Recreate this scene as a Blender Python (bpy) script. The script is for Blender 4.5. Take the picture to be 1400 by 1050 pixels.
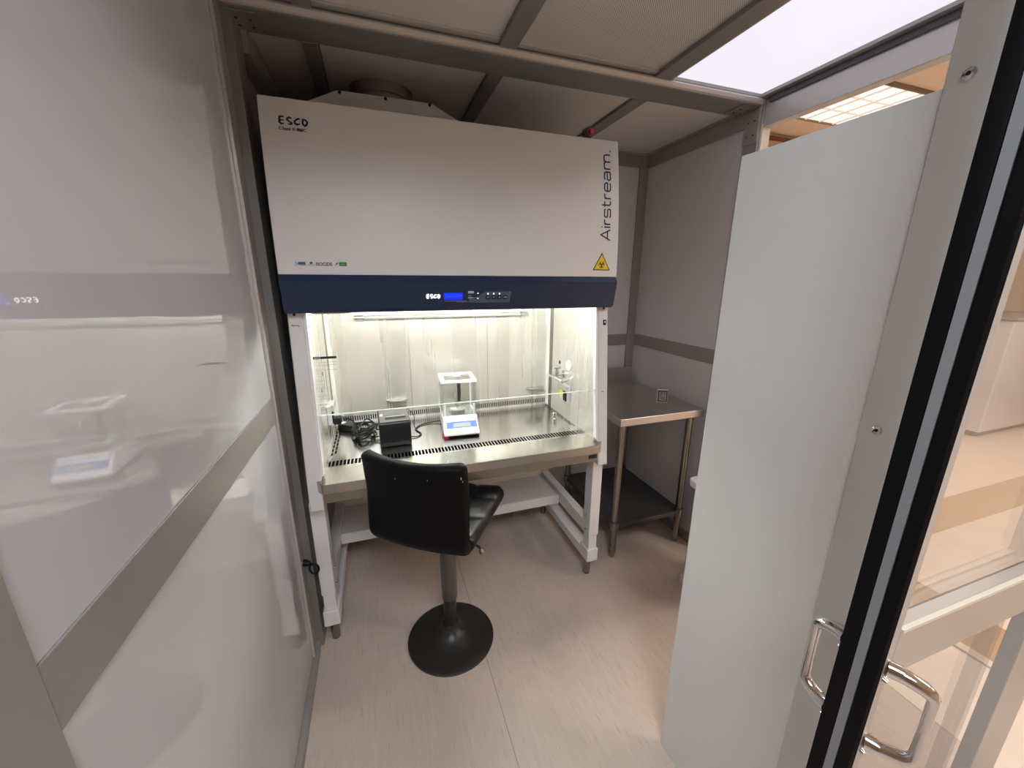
import bpy, bmesh, math, random
from mathutils import Vector, Matrix
random.seed(7)
R = math.radians
for o in list(bpy.data.objects): bpy.data.objects.remove(o)
C = bpy.context.scene.collection

# ------------------------------------------------------------------ camera
cam_d = bpy.data.cameras.new('camera'); cam = bpy.data.objects.new('camera', cam_d); C.objects.link(cam)
CX, CY, CZ, YAW, PITCH, ROLL, FPX = 0.3115, -1.5762, 1.6182, 0.32786, 0.25907, 0.00431, 536.11
fw = Vector((math.sin(YAW)*math.cos(PITCH), math.cos(YAW)*math.cos(PITCH), -math.sin(PITCH)))
rt = Vector((math.cos(YAW), -math.sin(YAW), 0)); up = rt.cross(fw)
r2 = rt*math.cos(ROLL) + up*math.sin(ROLL); u2 = -rt*math.sin(ROLL) + up*math.cos(ROLL)
M = Matrix.Identity(4)
for i in range(3): M[i][0], M[i][1], M[i][2] = r2[i], u2[i], -fw[i]
M.translation = (CX, CY, CZ); cam.matrix_world = M
cam_d.sensor_width = 36; cam_d.lens = FPX/1400*36; cam_d.clip_start = 0.02
bpy.context.scene.camera = cam

# ------------------------------------------------------------------ world, exposure
w = bpy.data.worlds.new('world'); bpy.context.scene.world = w; w.use_nodes = True
w.node_tree.nodes['Background'].inputs[0].default_value = (1.0, 0.95, 0.9, 1)
w.node_tree.nodes['Background'].inputs[1].default_value = 0.05
vs = bpy.context.scene.view_settings
vs.view_transform = 'Standard'; vs.look = 'None'; vs.gamma = 1; vs.use_curve_mapping = False
vs.exposure = 0.2
LIGHT_PANEL = 0.80      # clean-room ceiling light panel
CAB_TUBE = 70.0        # fluorescent tube behind the cabinet hood
TROFFER = 16.0         # outer room troffers
TROFFER_COL = (1.0, 0.92, 0.83)
NEUTRAL_COL = (0.84, 0.92, 1.0)

# ------------------------------------------------------------------ materials
MATS = {}
def mat(name, col, rough=0.5, metal=0.0, spec=0.5, noise=0.0, nscale=(20, 20, 20), bump=0.0, bscale=None, emit=None, estr=0.0, coat=0.0, rvar=0.0, ior=1.5):
    if name in MATS: return MATS[name]
    m = bpy.data.materials.new(name); m.use_nodes = True; MATS[name] = m
    nt = m.node_tree; b = nt.nodes['Principled BSDF']
    b.inputs['Base Color'].default_value = (*col, 1); b.inputs['Roughness'].default_value = rough
    b.inputs['Metallic'].default_value = metal; b.inputs['Specular IOR Level'].default_value = spec
    b.inputs['Coat Weight'].default_value = coat; b.inputs['Coat Roughness'].default_value = 0.03
    b.inputs['IOR'].default_value = ior
    if emit: b.inputs['Emission Color'].default_value = (*emit, 1); b.inputs['Emission Strength'].default_value = estr
    tc = nt.nodes.new('ShaderNodeTexCoord')
    mp = nt.nodes.new('ShaderNodeMapping'); mp.inputs['Scale'].default_value = nscale
    nt.links.new(tc.outputs['Object'], mp.inputs['Vector'])
    n = nt.nodes.new('ShaderNodeTexNoise'); n.inputs['Scale'].default_value = 1.0; n.inputs['Detail'].default_value = 4
    nt.links.new(mp.outputs[0], n.inputs['Vector'])
    mx = nt.nodes.new('ShaderNodeMix'); mx.data_type = 'RGBA'
    lo = tuple(max(0, c*(1-noise)) for c in col); hi = tuple(min(1, c*(1+noise)) for c in col)
    mx.inputs[6].default_value = (*lo, 1); mx.inputs[7].default_value = (*hi, 1)
    nt.links.new(n.outputs['Fac'], mx.inputs[0]); nt.links.new(mx.outputs[2], b.inputs['Base Color'])
    if rvar:
        mr = nt.nodes.new('ShaderNodeMapRange'); mr.inputs[3].default_value = max(0.02, rough-rvar); mr.inputs[4].default_value = rough+rvar
        nt.links.new(n.outputs['Fac'], mr.inputs[0]); nt.links.new(mr.outputs[0], b.inputs['Roughness'])
    if bump:
        mp2 = nt.nodes.new('ShaderNodeMapping'); mp2.inputs['Scale'].default_value = bscale or nscale
        nt.links.new(tc.outputs['Object'], mp2.inputs['Vector'])
        n2 = nt.nodes.new('ShaderNodeTexNoise'); n2.inputs['Scale'].default_value = 1; n2.inputs['Detail'].default_value = 5
        nt.links.new(mp2.outputs[0], n2.inputs['Vector'])
        bp = nt.nodes.new('ShaderNodeBump'); bp.inputs['Strength'].default_value = bump; bp.inputs['Distance'].default_value = 0.002
        nt.links.new(n2.outputs['Fac'], bp.inputs['Height']); nt.links.new(bp.outputs[0], b.inputs['Normal'])
    return m

def glass_mat(name, tint=(0.97, 0.985, 0.98), refl=1.0, rough=0.0):
    if name in MATS: return MATS[name]
    m = bpy.data.materials.new(name); m.use_nodes = True; MATS[name] = m
    nt = m.node_tree; nt.nodes.clear()
    out = nt.nodes.new('ShaderNodeOutputMaterial'); mix = nt.nodes.new('ShaderNodeMixShader')
    tr = nt.nodes.new('ShaderNodeBsdfTransparent'); tr.inputs[0].default_value = (*tint, 1)
    gl = nt.nodes.new('ShaderNodeBsdfGlossy'); gl.inputs['Roughness'].default_value = rough
    lw = nt.nodes.new('ShaderNodeLayerWeight'); lw.inputs[0].default_value = 0.5          # Schlick Fresnel, same on both faces of a pane
    pw = nt.nodes.new('ShaderNodeMath'); pw.operation = 'POWER'; pw.inputs[1].default_value = 5.0
    mu = nt.nodes.new('ShaderNodeMath'); mu.operation = 'MULTIPLY_ADD'; mu.inputs[1].default_value = 0.96*refl; mu.inputs[2].default_value = 0.035*refl
    nt.links.new(lw.outputs['Facing'], pw.inputs[0]); nt.links.new(pw.outputs[0], mu.inputs[0]); nt.links.new(mu.outputs[0], mix.inputs[0])
    nt.links.new(tr.outputs[0], mix.inputs[1]); nt.links.new(gl.outputs[0], mix.inputs[2]); nt.links.new(mix.outputs[0], out.inputs[0])
    return m

def emit_mat(name, col, s):
    return mat(name, (0.8, 0.8, 0.8), 0.4, emit=col, estr=s)

def perforated_mat():
    m = mat('perforated_filter', (0.62, 0.60, 0.58), 0.55)
    nt = m.node_tree; b = nt.nodes['Principled BSDF']
    tc = nt.nodes.new('ShaderNodeTexCoord'); v = nt.nodes.new('ShaderNodeTexVoronoi')
    mp = nt.nodes.new('ShaderNodeMapping'); mp.inputs['Scale'].default_value = (170, 170, 170); mp.inputs['Rotation'].default_value = (0, 0, R(45))
    v.inputs['Scale'].default_value = 1; v.inputs['Randomness'].default_value = 0.0
    nt.links.new(tc.outputs['Object'], mp.inputs[0]); nt.links.new(mp.outputs[0], v.inputs['Vector'])
    cr = nt.nodes.new('ShaderNodeMapRange'); cr.inputs[1].default_value = 0.28; cr.inputs[2].default_value = 0.36
    nt.links.new(v.outputs['Distance'], cr.inputs[0])
    mx = nt.nodes.new('ShaderNodeMix'); mx.data_type = 'RGBA'
    mx.inputs[6].default_value = (0.22, 0.21, 0.2, 1); mx.inputs[7].default_value = (0.68, 0.66, 0.63, 1)
    nt.links.new(cr.outputs[0], mx.inputs[0]); nt.links.new(mx.outputs[2], b.inputs['Base Color'])
    return m

def floor_mat():
    m = mat('vinyl_floor', (0.62, 0.52, 0.45), 0.42, noise=0.10, nscale=(60, 5, 20), bump=0.06, bscale=(150, 150, 150))
    nt = m.node_tree; b = nt.nodes['Principled BSDF']
    old = b.inputs['Base Color'].links[0].from_socket
    tc = nt.nodes.new('ShaderNodeTexCoord')
    def layer(prev, scale, lo, hi, dark, w):
        mp = nt.nodes.new('ShaderNodeMapping'); mp.inputs['Scale'].default_value = scale
        nt.links.new(tc.outputs['Object'], mp.inputs[0])
        n = nt.nodes.new('ShaderNodeTexNoise'); n.inputs['Scale'].default_value = 1; n.inputs['Detail'].default_value = 3
        nt.links.new(mp.outputs[0], n.inputs['Vector'])
        r = nt.nodes.new('ShaderNodeMapRange'); r.inputs[1].default_value = lo; r.inputs[2].default_value = hi; r.inputs[4].default_value = w
        nt.links.new(n.outputs['Fac'], r.inputs[0])
        mx = nt.nodes.new('ShaderNodeMix'); mx.data_type = 'RGBA'; mx.inputs[7].default_value = (*dark, 1)
        nt.links.new(r.outputs[0], mx.inputs[0]); nt.links.new(prev, mx.inputs[6])
        return mx.outputs[2]
    c = layer(old, (160, 14, 20), 0.60, 0.72, (0.36, 0.29, 0.25), 0.55)      # fine streaks
    c = layer(c, (3, 2.2, 3), 0.52, 0.75, (0.45, 0.38, 0.33), 0.5)           # scuffed areas
    c = layer(c, (90, 90, 20), 0.72, 0.76, (0.20, 0.16, 0.13), 0.6)          # specks
    nt.links.new(c, b.inputs['Base Color'])
    return m

def brushed(name, col, rough, axis='z', noise=0.12, rvar=0.1, metal=1.0):
    s = {'z': (11, 11, 0.25), 'x': (0.8, 60, 60), 'y': (60, 0.8, 60)}[axis]
    return mat(name, col, rough, metal=metal, noise=noise, nscale=s, rvar=rvar, bump=0.04, bscale=tuple(a*6 for a in s))

G_WHITE = mat('powder_white', (0.73, 0.715, 0.705), 0.38, noise=0.015, bump=0.05, bscale=(400, 400, 400))
G_STAND = mat('stand_white', (0.82, 0.81, 0.80), 0.35, noise=0.02)
G_BLUE = mat('hood_blue', (0.006, 0.021, 0.066), 0.36, noise=0.03)
G_NAVY = mat('navy_print', (0.012, 0.010, 0.055), 0.5)
G_BLACKP = mat('black_print', (0.01, 0.01, 0.012), 0.5)
G_STEEL = brushed('interior_steel', (0.80, 0.795, 0.75), 0.28, 'z', 0.13, 0.14, 0.62)
G_TRAY = brushed('tray_steel', (0.50, 0.49, 0.46), 0.20, 'y', 0.06, 0.05)
G_TABLE = brushed('table_steel', (0.62, 0.58, 0.55), 0.33, 'x', 0.08, 0.06)
G_LEGS = mat('leg_steel', (0.30, 0.285, 0.245), 0.27, 1.0, noise=0.08, nscale=(30, 30, 5))
G_CHROME = mat('chrome', (0.75, 0.75, 0.76), 0.08, 1.0)
G_ALU = mat('frame_aluminium', (0.35, 0.335, 0.31), 0.42, 0.25, noise=0.03, nscale=(8, 8, 8))
G_ALUC = mat('shaded_aluminium', (0.25, 0.243, 0.235), 0.42, 0.25, noise=0.03, nscale=(8, 8, 8))  # same frame metal, darkened: the shade up there is put into its colour
G_ALUL = mat('frame_aluminium_light', (0.56, 0.54, 0.52), 0.38, 0.3, noise=0.03)
G_DARKV = mat('dark_void', (0.015, 0.014, 0.013), 0.8)  # near-black; in slots, holes and cavities it paints their shade
G_GLOSSW = mat('gloss_wall_panel', (0.61, 0.615, 0.655), 0.0, spec=0.5, noise=0.01, ior=1.8)
G_WALL = mat('wall_panel', (0.70, 0.69, 0.71), 0.28, noise=0.015)
G_CEIL = mat('ceiling_panel', (0.66, 0.635, 0.61), 0.5, noise=0.02)
G_SHEET = mat('partition_white', (0.80, 0.80, 0.80), 0.3, noise=0.012)
G_RUBBER = mat('black_rubber', (0.004, 0.004, 0.005), 0.6, spec=0.15, noise=0.2, nscale=(200, 200, 200))
G_LEATHER = mat('black_leatherette', (0.003, 0.003, 0.0035), 0.5, spec=0.14, noise=0.25, nscale=(90, 90, 90), bump=0.18, bscale=(260, 260, 260))
G_BLACKM = mat('black_metal', (0.030, 0.029, 0.028), 0.36, 0.2, bump=0.08, bscale=(300, 300, 300))
G_SLEEVE = mat('grey_sleeve', (0.16, 0.145, 0.13), 0.38, 0.6, noise=0.1)
G_BLKPL = mat('black_plastic', (0.006, 0.006, 0.0065), 0.42, spec=0.3, bump=0.05, bscale=(500, 500, 500))
G_WPL = mat('white_plastic', (0.82, 0.81, 0.83), 0.3)
G_YELLOW = mat('hazard_yellow', (0.85, 0.58, 0.02), 0.45)
G_LIME = mat('lime_sticker', (0.72, 0.80, 0.12), 0.5)
G_GLASS = glass_mat('clear_glass')
G_SASH = glass_mat('sash_glass', (0.985, 0.99, 0.985), 0.7)
G_DOORG = glass_mat('door_glass', (0.96, 0.965, 0.97), 1.0)

# ------------------------------------------------------------------ mesh helpers
class MB:
    def __init__(s): s.v = []; s.f = []
    def add(s, vs, fs):
        n = len(s.v); s.v += [tuple(v) for v in vs]; s.f += [tuple(i+n for i in f) for f in fs]; return s
    def box(s, x0, x1, y0, y1, z0, z1):
        return s.add([(x0,y0,z0),(x1,y0,z0),(x1,y1,z0),(x0,y1,z0),(x0,y0,z1),(x1,y0,z1),(x1,y1,z1),(x0,y1,z1)],
                     [(0,3,2,1),(4,5,6,7),(0,1,5,4),(1,2,6,5),(2,3,7,6),(3,0,4,7)])
    def prism(s, pts, axis, a, b):
        """polygon pts (2-D) extruded along axis from a to b; 2-D order x->(y,z), y->(x,z), z->(x,y)"""
        def p(q, t): return {'x': (t, q[0], q[1]), 'y': (q[0], t, q[1]), 'z': (q[0], q[1], t)}[axis]
        n = len(pts); vs = [p(q, a) for q in pts] + [p(q, b) for q in pts]
        fs = [tuple(range(n)), tuple(reversed(range(n, 2*n)))] + [(i, n+i, n+(i+1) % n, (i+1) % n) for i in range(n)]
        return s.add(vs, fs)
    def tube(s, pts, r, n=10, closed=False, cap=True):
        pts = [Vector(p) for p in pts]; m = len(pts); rs = r if isinstance(r, (list, tuple)) else [r]*m
        vs = []; prev = None
        for i, p in enumerate(pts):
            if closed: t = pts[(i+1) % m] - pts[i-1]
            else: t = pts[min(i+1, m-1)] - pts[max(i-1, 0)]
            t = t.normalized() if t.length > 1e-9 else Vector((0, 0, 1))
            if prev is None:
                a = Vector((0, 0, 1)) if abs(t.z) < 0.9 else Vector((1, 0, 0)); u = t.cross(a).normalized()
            else:
                u = prev - t*prev.dot(t); u = u.normalized() if u.length > 1e-6 else t.orthogonal().normalized()
            prev = u; v = t.cross(u)
            for k in range(n):
                an = 2*math.pi*k/n; vs.append(p + (u*math.cos(an) + v*math.sin(an))*rs[i])
        fs = []
        for i in range(m if closed else m-1):
            j = (i+1) % m
            for k in range(n): fs.append((i*n+k, i*n+(k+1) % n, j*n+(k+1) % n, j*n+k))
        if cap and not closed: fs += [tuple(reversed(range(n))), tuple(range((m-1)*n, m*n))]
        return s.add(vs, fs)
    def lathe(s, prof, cx=0, cy=0, n=32):
        vs = []; fs = []; m = len(prof)
        for r, z in prof:
            for k in range(n): a = 2*math.pi*k/n; vs.append((cx+r*math.cos(a), cy+r*math.sin(a), z))
        for i in range(m-1):
            for k in range(n): fs.append((i*n+k, i*n+(k+1) % n, (i+1)*n+(k+1) % n, (i+1)*n+k))
        fs += [tuple(reversed(range(n))), tuple(range((m-1)*n, m*n))]
        return s.add(vs, fs)
    def cyl(s, a, b, r, n=16): return s.tube([a, b], r, n)
    def map(s, fn): s.v = [tuple(fn(Vector(p))) for p in s.v]; return s
    def build(s, name, m, parent=None, bevel=0.0, smooth=30, local=False, seg=2, subsurf=0):
        me = bpy.data.meshes.new(name); me.from_pydata(s.v, [], s.f); me.update()
        bm = bmesh.new(); bm.from_mesh(me); bmesh.ops.recalc_face_normals(bm, faces=bm.faces); bm.to_mesh(me); bm.free()
        me.materials.append(m)
        if smooth:
            me.shade_smooth(); me.set_sharp_from_angle(angle=R(smooth))
        o = bpy.data.objects.new(name, me); C.objects.link(o)
        if bevel:
            b = o.modifiers.new('bevel', 'BEVEL'); b.width = bevel; b.segments = seg; b.limit_method = 'ANGLE'; b.angle_limit = R(40); b.harden_normals = True
        if subsurf:
            q = o.modifiers.new('sub', 'SUBSURF'); q.levels = subsurf; q.render_levels = subsurf
        if parent is not None:
            o.parent = parent
            if not local and parent.parent is None and parent.type == 'EMPTY': o.matrix_parent_inverse = parent.matrix_basis.inverted()
        return o

def thing(name, label, cat, loc=(0, 0, 0), rotz=0, group=None):
    o = bpy.data.objects.new(name, None); C.objects.link(o); o.location = loc; o.rotation_euler = (0, 0, rotz)
    o['label'] = label; o['category'] = cat; o.empty_display_size = 0.05
    if group: o['group'] = group
    bpy.context.view_layer.update()
    return o
def tag(o, label, cat, group=None):
    o['label'] = label; o['category'] = cat
    if group: o['group'] = group
    return o
def struct(o, label, cat):
    o['kind'] = 'structure'; o['label'] = label; o['category'] = cat; return o

# 2-D drawing: strokes become flat ribbons, then mapped to a surface
def ribbon(mb, pts, wd, closed=False):
    P = [Vector((p[0], p[1])) for p in pts]; n = len(P); L = []; Rr = []
    for i in range(n):
        if closed: a, b = P[i]-P[i-1], P[(i+1) % n]-P[i]
        else: a = P[i]-P[i-1] if i else P[1]-P[0]; b = P[i+1]-P[i] if i < n-1 else P[-1]-P[-2]
        a = a.normalized() if a.length else b.normalized(); b = b.normalized() if b.length else a
        na = Vector((-a.y, a.x)); nb = Vector((-b.y, b.x)); nn = na+nb
        nn = nn/(1+max(-0.6, na.dot(nb))) if nn.length > 1e-6 else na
        ww = wd[i] if isinstance(wd, (list, tuple)) else wd
        L.append(P[i]+nn*ww/2); Rr.append(P[i]-nn*ww/2)
    vs = [(p.x, p.y, 0) for p in L] + [(p.x, p.y, 0) for p in Rr]
    fs = [(i, (i+1) % n, n+(i+1) % n, n+i) for i in range(n if closed else n-1)]
    mb.add(vs, fs)
def arc(cx, cy, rx, ry, a0, a1, n=8): return [(cx+rx*math.cos(R(a0+(a1-a0)*i/n)), cy+ry*math.sin(R(a0+(a1-a0)*i/n))) for i in range(n+1)]
def rect2(mb, x0, x1, y0, y1): mb.add([(x0,y0,0),(x1,y0,0),(x1,y1,0),(x0,y1,0)], [(0,1,2,3)])
def poly2(mb, pts): mb.add([(p[0], p[1], 0) for p in pts], [tuple(range(len(pts)))])

def text_mb(s, size, sx=1.0):
    """built-in font text as flat mesh in x/y, left-bottom at origin"""
    cu = bpy.data.curves.new('t', 'FONT'); cu.body = s; cu.size = size; cu.offset = size*0.022; o = bpy.data.objects.new('t', cu); C.objects.link(o)
    dg = bpy.context.evaluated_depsgraph_get(); me = bpy.data.meshes.new_from_object(o.evaluated_get(dg))
    mb = MB(); mb.add([(v.co.x*sx, v.co.y, 0) for v in me.vertices], [tuple(p.vertices) for p in me.polygons])
    bpy.data.objects.remove(o); bpy.data.meshes.remove(me); bpy.data.curves.remove(cu)
    return mb

# ================================================================== SETTING
XL, XR, YB, YF = -0.07, 2.09, 0.87, -1.19
ZB = 2.405          # underside of beams
# floor (clean room and outer room share it), sheet seams as shallow strips
o = MB().box(-4, 9, -6, 4, -0.1, 0).build('floor', floor_mat(), smooth=0)
struct(o, 'beige streaked vinyl floor running through the clean room', 'floor')
seam = mat('seam', (0.30, 0.24, 0.20), 0.6)
FL = o
for x, y0, y1 in ((0.65, -4.0, 0.87),):
    MB().box(x-0.0012, x+0.0012, y0, y1, -0.001, 0.0006).build('floor_seam', seam, FL, smooth=0)
tan = mat('floor_border_tan', (0.56, 0.38, 0.23), 0.45, noise=0.08, nscale=(6, 6, 6))
pale = mat('outer_floor_pale', (0.84, 0.72, 0.62), 0.4, noise=0.08, nscale=(5, 5, 5))
MB().box(2.2, 8.9, -6, 1.1, -0.001, 0.002).build('outer_floor_sheet', pale, FL, smooth=0)
MB().box(2.745, 8.0, -0.335, -0.088, 0.0, 0.004).build('floor_border', tan, FL, smooth=0)
MB().box(2.745, 3.05, -4.0, -0.335, 0.0, 0.004).build('floor_border', tan, FL, smooth=0)
MB().box(2.70, 2.745, -4.0, 1.1, 0.0, 0.012).build('floor_edge_strip', mat('edge_strip', (0.82, 0.72, 0.6), 0.4), FL, bevel=0.003)

# left wall ---------------------------------------------------------
wl = MB().box(XL-0.04, XL, -1.2, YB, 0, 2.45).build('wall_left', G_GLOSSW, smooth=0)
struct(wl, 'glossy white panel wall on the left reflecting the cabinet', 'wall')
def wpart(name, m, *b, par=wl, bevel=0.002):
    return MB().box(*b).build(name, m, par, bevel=bevel)
wpart('mid_rail', G_ALU, XL, XL+0.004, -1.10, -0.02, 1.118, 1.212)
wpart('stile', G_ALU, XL, XL+0.006, -1.2, -1.10, 0, 2.43)
wpart('stile', G_ALU, XL, XL+0.006, -0.025, 0.05, 0, 2.43)
wpart('panel_edge', G_ALUL, XL, XL+0.010, -0.034, -0.025, 0.03, 2.42)
wpart('stile', G_ALUC, XL, XL+0.034, 0.05, 0.15, 0, ZB)  # post beside the cabinet, shade painted in with the darker metal
wpart('bottom_channel', G_ALU, XL, XL+0.022, -1.2, YB, 0, 0.035)
wpart('top_channel', G_ALU, XL, XL+0.02, -1.2, 0.02, 2.405, 2.43)
wpart('top_channel', G_ALU, XL, XL+0.05, 0.15, YB, 2.335, 2.41)
# black cord loop on a chrome stud in the left post

# back wall ---------------------------------------------------------
wb = MB().box(XL-0.04, XR+0.04, YB, YB+0.04, 0, 2.45).build('wall_back', G_WALL, smooth=0)
struct(wb, 'grey-white panel wall behind the safety cabinet', 'wall')
wpart('mid_rail', G_ALU, XL, XR-0.065, YB-0.006, YB, 1.163, 1.243, par=wb)
wpart('stile', G_ALU, XR-0.065, XR, YB-0.012, YB, 0, 2.3345, par=wb)
wpart('top_channel', G_ALU, XL, XR-0.0145, YB-0.012, YB, 2.335, 2.41, par=wb)
wpart('bottom_channel', G_ALU, XL, XR, YB-0.02, YB, 0, 0.06, par=wb)
# right wall (far module only) ---------------------------------------
wr = MB().box(XR, XR+0.04, 0.03, YB, 0, 2.45).build('wall_right', G_WALL, smooth=0)
struct(wr, 'grey-white panel wall to the right of the steel table', 'wall')
wpart('mid_rail', G_ALU, XR-0.006, XR, 0.11, YB-0.012, 1.163, 1.243, par=wr)
wpart('top_channel', G_ALU, XR-0.014, XR, 0.03, YB, 2.335, 2.41, par=wr)
wpart('stile', G_ALU, XR-0.012, XR, 0.03, 0.11, 0, 2.34, par=wr)
wpart('bottom_channel', G_ALU, XR-0.02, XR, 0.03, YB-0.02, 0, 0.06, par=wr)
wpart('edge_strip', mat('edge_lit_cream', (0.85, 0.80, 0.68), 0.4), XR, XR+0.05, 0.02, 0.03, 0, 2.33, par=wr)  # light on the post's outer edge put into the cream colour
wpart('corner_plate', G_ALU, XR-0.017, XR-0.012, 0.032, 0.112, 2.255, 2.40, par=wr)
for yy in (0.055, 0.09):
    for zz in (2.29, 2.35):
        MB().cyl((XR-0.0185, yy, zz), (XR-0.015, yy, zz), 0.004, 8).build('screw', G_LEGS, wr)

# ceiling -------------------------------------------------------------
ce = MB().box(XL-0.04, XR+0.04, YF, YB+0.04, 2.475, 2.52).build('ceiling', G_CEIL, smooth=0)
struct(ce, 'white panel ceiling of the clean room with a metal grid', 'ceiling')
ZN = 2.43
gx = [(XL, XL+0.03), (0.135, 0.192), (0.80, 0.868), (1.475, 1.552), (2.06, XR)]
MB().box(XL, XR, 0.03, 0.172, ZB, 2.475).build('ceiling_beam', G_ALUC, ce, bevel=0.004)
lip = MB().prism([(0.03, 2.409), (0.024, 2.412), (0.018, 2.424), (0.02, 2.430), (0.03, 2.432)], 'x', XL+0.01, XR-0.012).build('beam_lip', G_ALUL, ce)  # paler metal on the lip paints the light on its front
MB().box(XL, XR, YF, YF+0.08, 2.36, 2.475).build('ceiling_beam', G_ALUC, ce, bevel=0.004)
for i, (a, b) in enumerate(gx):
    MB().box(a, b, YF+0.08, 0.03, ZN, 2.475).build('ceiling_frame', G_ALUC, ce, bevel=0.003)
    if 0 < i < 4: MB().box(a+0.002, b-0.004, 0.172, YB-0.012, ZB, 2.475).build('ceiling_frame', G_ALUC, ce, bevel=0.003)
perf = perforated_mat()
for i in range(4):
    a, b = gx[i][1], gx[i+1][0]
    if i < 3:
        m = perf if i == 2 else G_CEIL
        MB().box(a, b, YF+0.08, 0.0, 2.447, 2.474).build('filter_panel' if i == 2 else 'ceiling_panel', m, ce, smooth=0)
        MB().box(a, b, 0.0, 0.03, 2.440, 2.474).build('panel_edge_trim', G_ALUL, ce, bevel=0.002)
    MB().box(a, b, 0.172, YB-0.012, 2.418, 2.474).build('ceiling_panel', G_CEIL, ce, smooth=0)
    MB().box(a, b, 0.172, 0.182, 2.412, 2.474).build('panel_edge_trim', G_ALUL, ce, smooth=0)
# corner plates of the beam
for x0, x1 in ((XL+0.012, XL+0.10), (XR-0.11, XR-0.016)):
    pl = MB().box(x0, x1, 0.045, 0.155, ZB-0.004, ZB).build('corner_plate', G_ALUC, ce, bevel=0.003)
    for fx in (0.3, 0.75):
        for fy in (0.085, 0.125):
            x = x0+(x1-x0)*fx
            MB().cyl((x, fy, ZB-0.006), (x, fy, ZB-0.003), 0.004, 8).build('screw', G_DARKV, pl)
# light panel
lp = thing('ceiling_light_panel', 'large glowing white light panel set in the clean room ceiling', 'light panel', (1.8, -0.55, 2.44))
MB().box(1.556, 2.056, YF+0.085, 0.026, 2.445, 2.470).build('diffuser', mat('light_panel', (0.25, 0.25, 0.25), 0.5, emit=(0.90, 0.885, 1.0), estr=LIGHT_PANEL), lp, smooth=0)
for b in ((1.552, 1.560, YF+0.082, 0.028), (2.052, 2.060, YF+0.082, 0.028)): MB().box(*b, 2.432, 2.472).build('frame_bar', G_ALU, lp)
for b in ((1.560, 2.052, YF+0.082, YF+0.09), (1.560, 2.052, 0.02, 0.028)): MB().box(*b, 2.432, 2.472).build('frame_bar', G_ALU, lp)
# header on the open right side of the near module
hd = MB().box(XR, XR+0.05, YF, 0.02, 2.315, 2.475).build('trim_1', G_ALUL, bevel=0.003)
struct(hd, 'light metal header over the open right side', 'beam')
MB().box(XR-0.012, XR, YF, 0.0, 2.408, 2.43).build('gasket_strip', mat('gasket_grey', (0.10, 0.10, 0.11), 0.6), hd, bevel=0.002)
# jamb post with the white partition behind it
jp = MB().box(1.157, 1.205, -1.19, -1.128, 0, 2.36).build('trim_2', mat('post_grey', (0.60, 0.59, 0.575), 0.35, noise=0.015), bevel=0.003)
struct(jp, 'full-height grey metal door post beside the white partition', 'post')
for z in (1.912, 1.357, 0.75, 0.2):
    sc = MB().lathe([(0.0085, 0), (0.0085, 0.002), (0.005, 0.0035)], n=16)
    sc.map(lambda p, z=z: (1.157-p.z, -1.157+p.x, z+p.y)); sc = sc.build('screw', G_CHROME, jp)
    h = MB().cyl((1.1532, -1.157, z), (1.1525, -1.157, z), 0.0032, 6).build('screw_socket', G_DARKV, sc)
pp = MB().box(1.161, 1.186, -1.128, -0.766, 0.0, 1.905).build('partition_panel', G_SHEET, bevel=0.0015)
tag(pp, 'tall white partition panel standing on edge beside the door post', 'partition')

# door leaf at the front ------------------------------------------------
DY0, DY1, DX = -1.30, -1.238, 1.04
dl = thing('door_1', 'metal-framed glass door leaf with black seals and chrome handles', 'door', (DX+0.25, -1.27, 0)); dl['kind'] = 'structure'
G_DFR = mat('door_frame_beige', (0.58, 0.53, 0.48), 0.4, 0.2, noise=0.03)
MB().box(DX+0.004, DX+0.022, DY0, DY1, 0.01, 2.34).build('stile', G_DFR, dl, bevel=0.002)
MB().box(1.515, 1.65, DY0-0.006, DY0+0.020, 0.01, 2.34).build('stile', G_ALUL, dl, bevel=0.002)
for z0, z1 in ((0.985, 1.078), (0.01, 0.11), (2.24, 2.34)):
    MB().box(DX+0.022, 1.515, DY0, DY0+0.030, z0, z1).build('rail', G_DFR, dl, bevel=0.002)
MB().box(DX+0.022, 1.515, DY0-0.003, DY0+0.004, 1.078, 1.084).build('glazing_bead', mat('bead_cream', (0.85, 0.80, 0.68), 0.35), dl)
MB().box(DX+0.022, 1.515, -1.275, -1.269, 1.078, 2.24).build('pane', G_DOORG, dl, smooth=0)
MB().box(DX+0.022, 1.515, -1.275, -1.269, 0.11, 0.985).build('pane', G_DOORG, dl, smooth=0)
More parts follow.
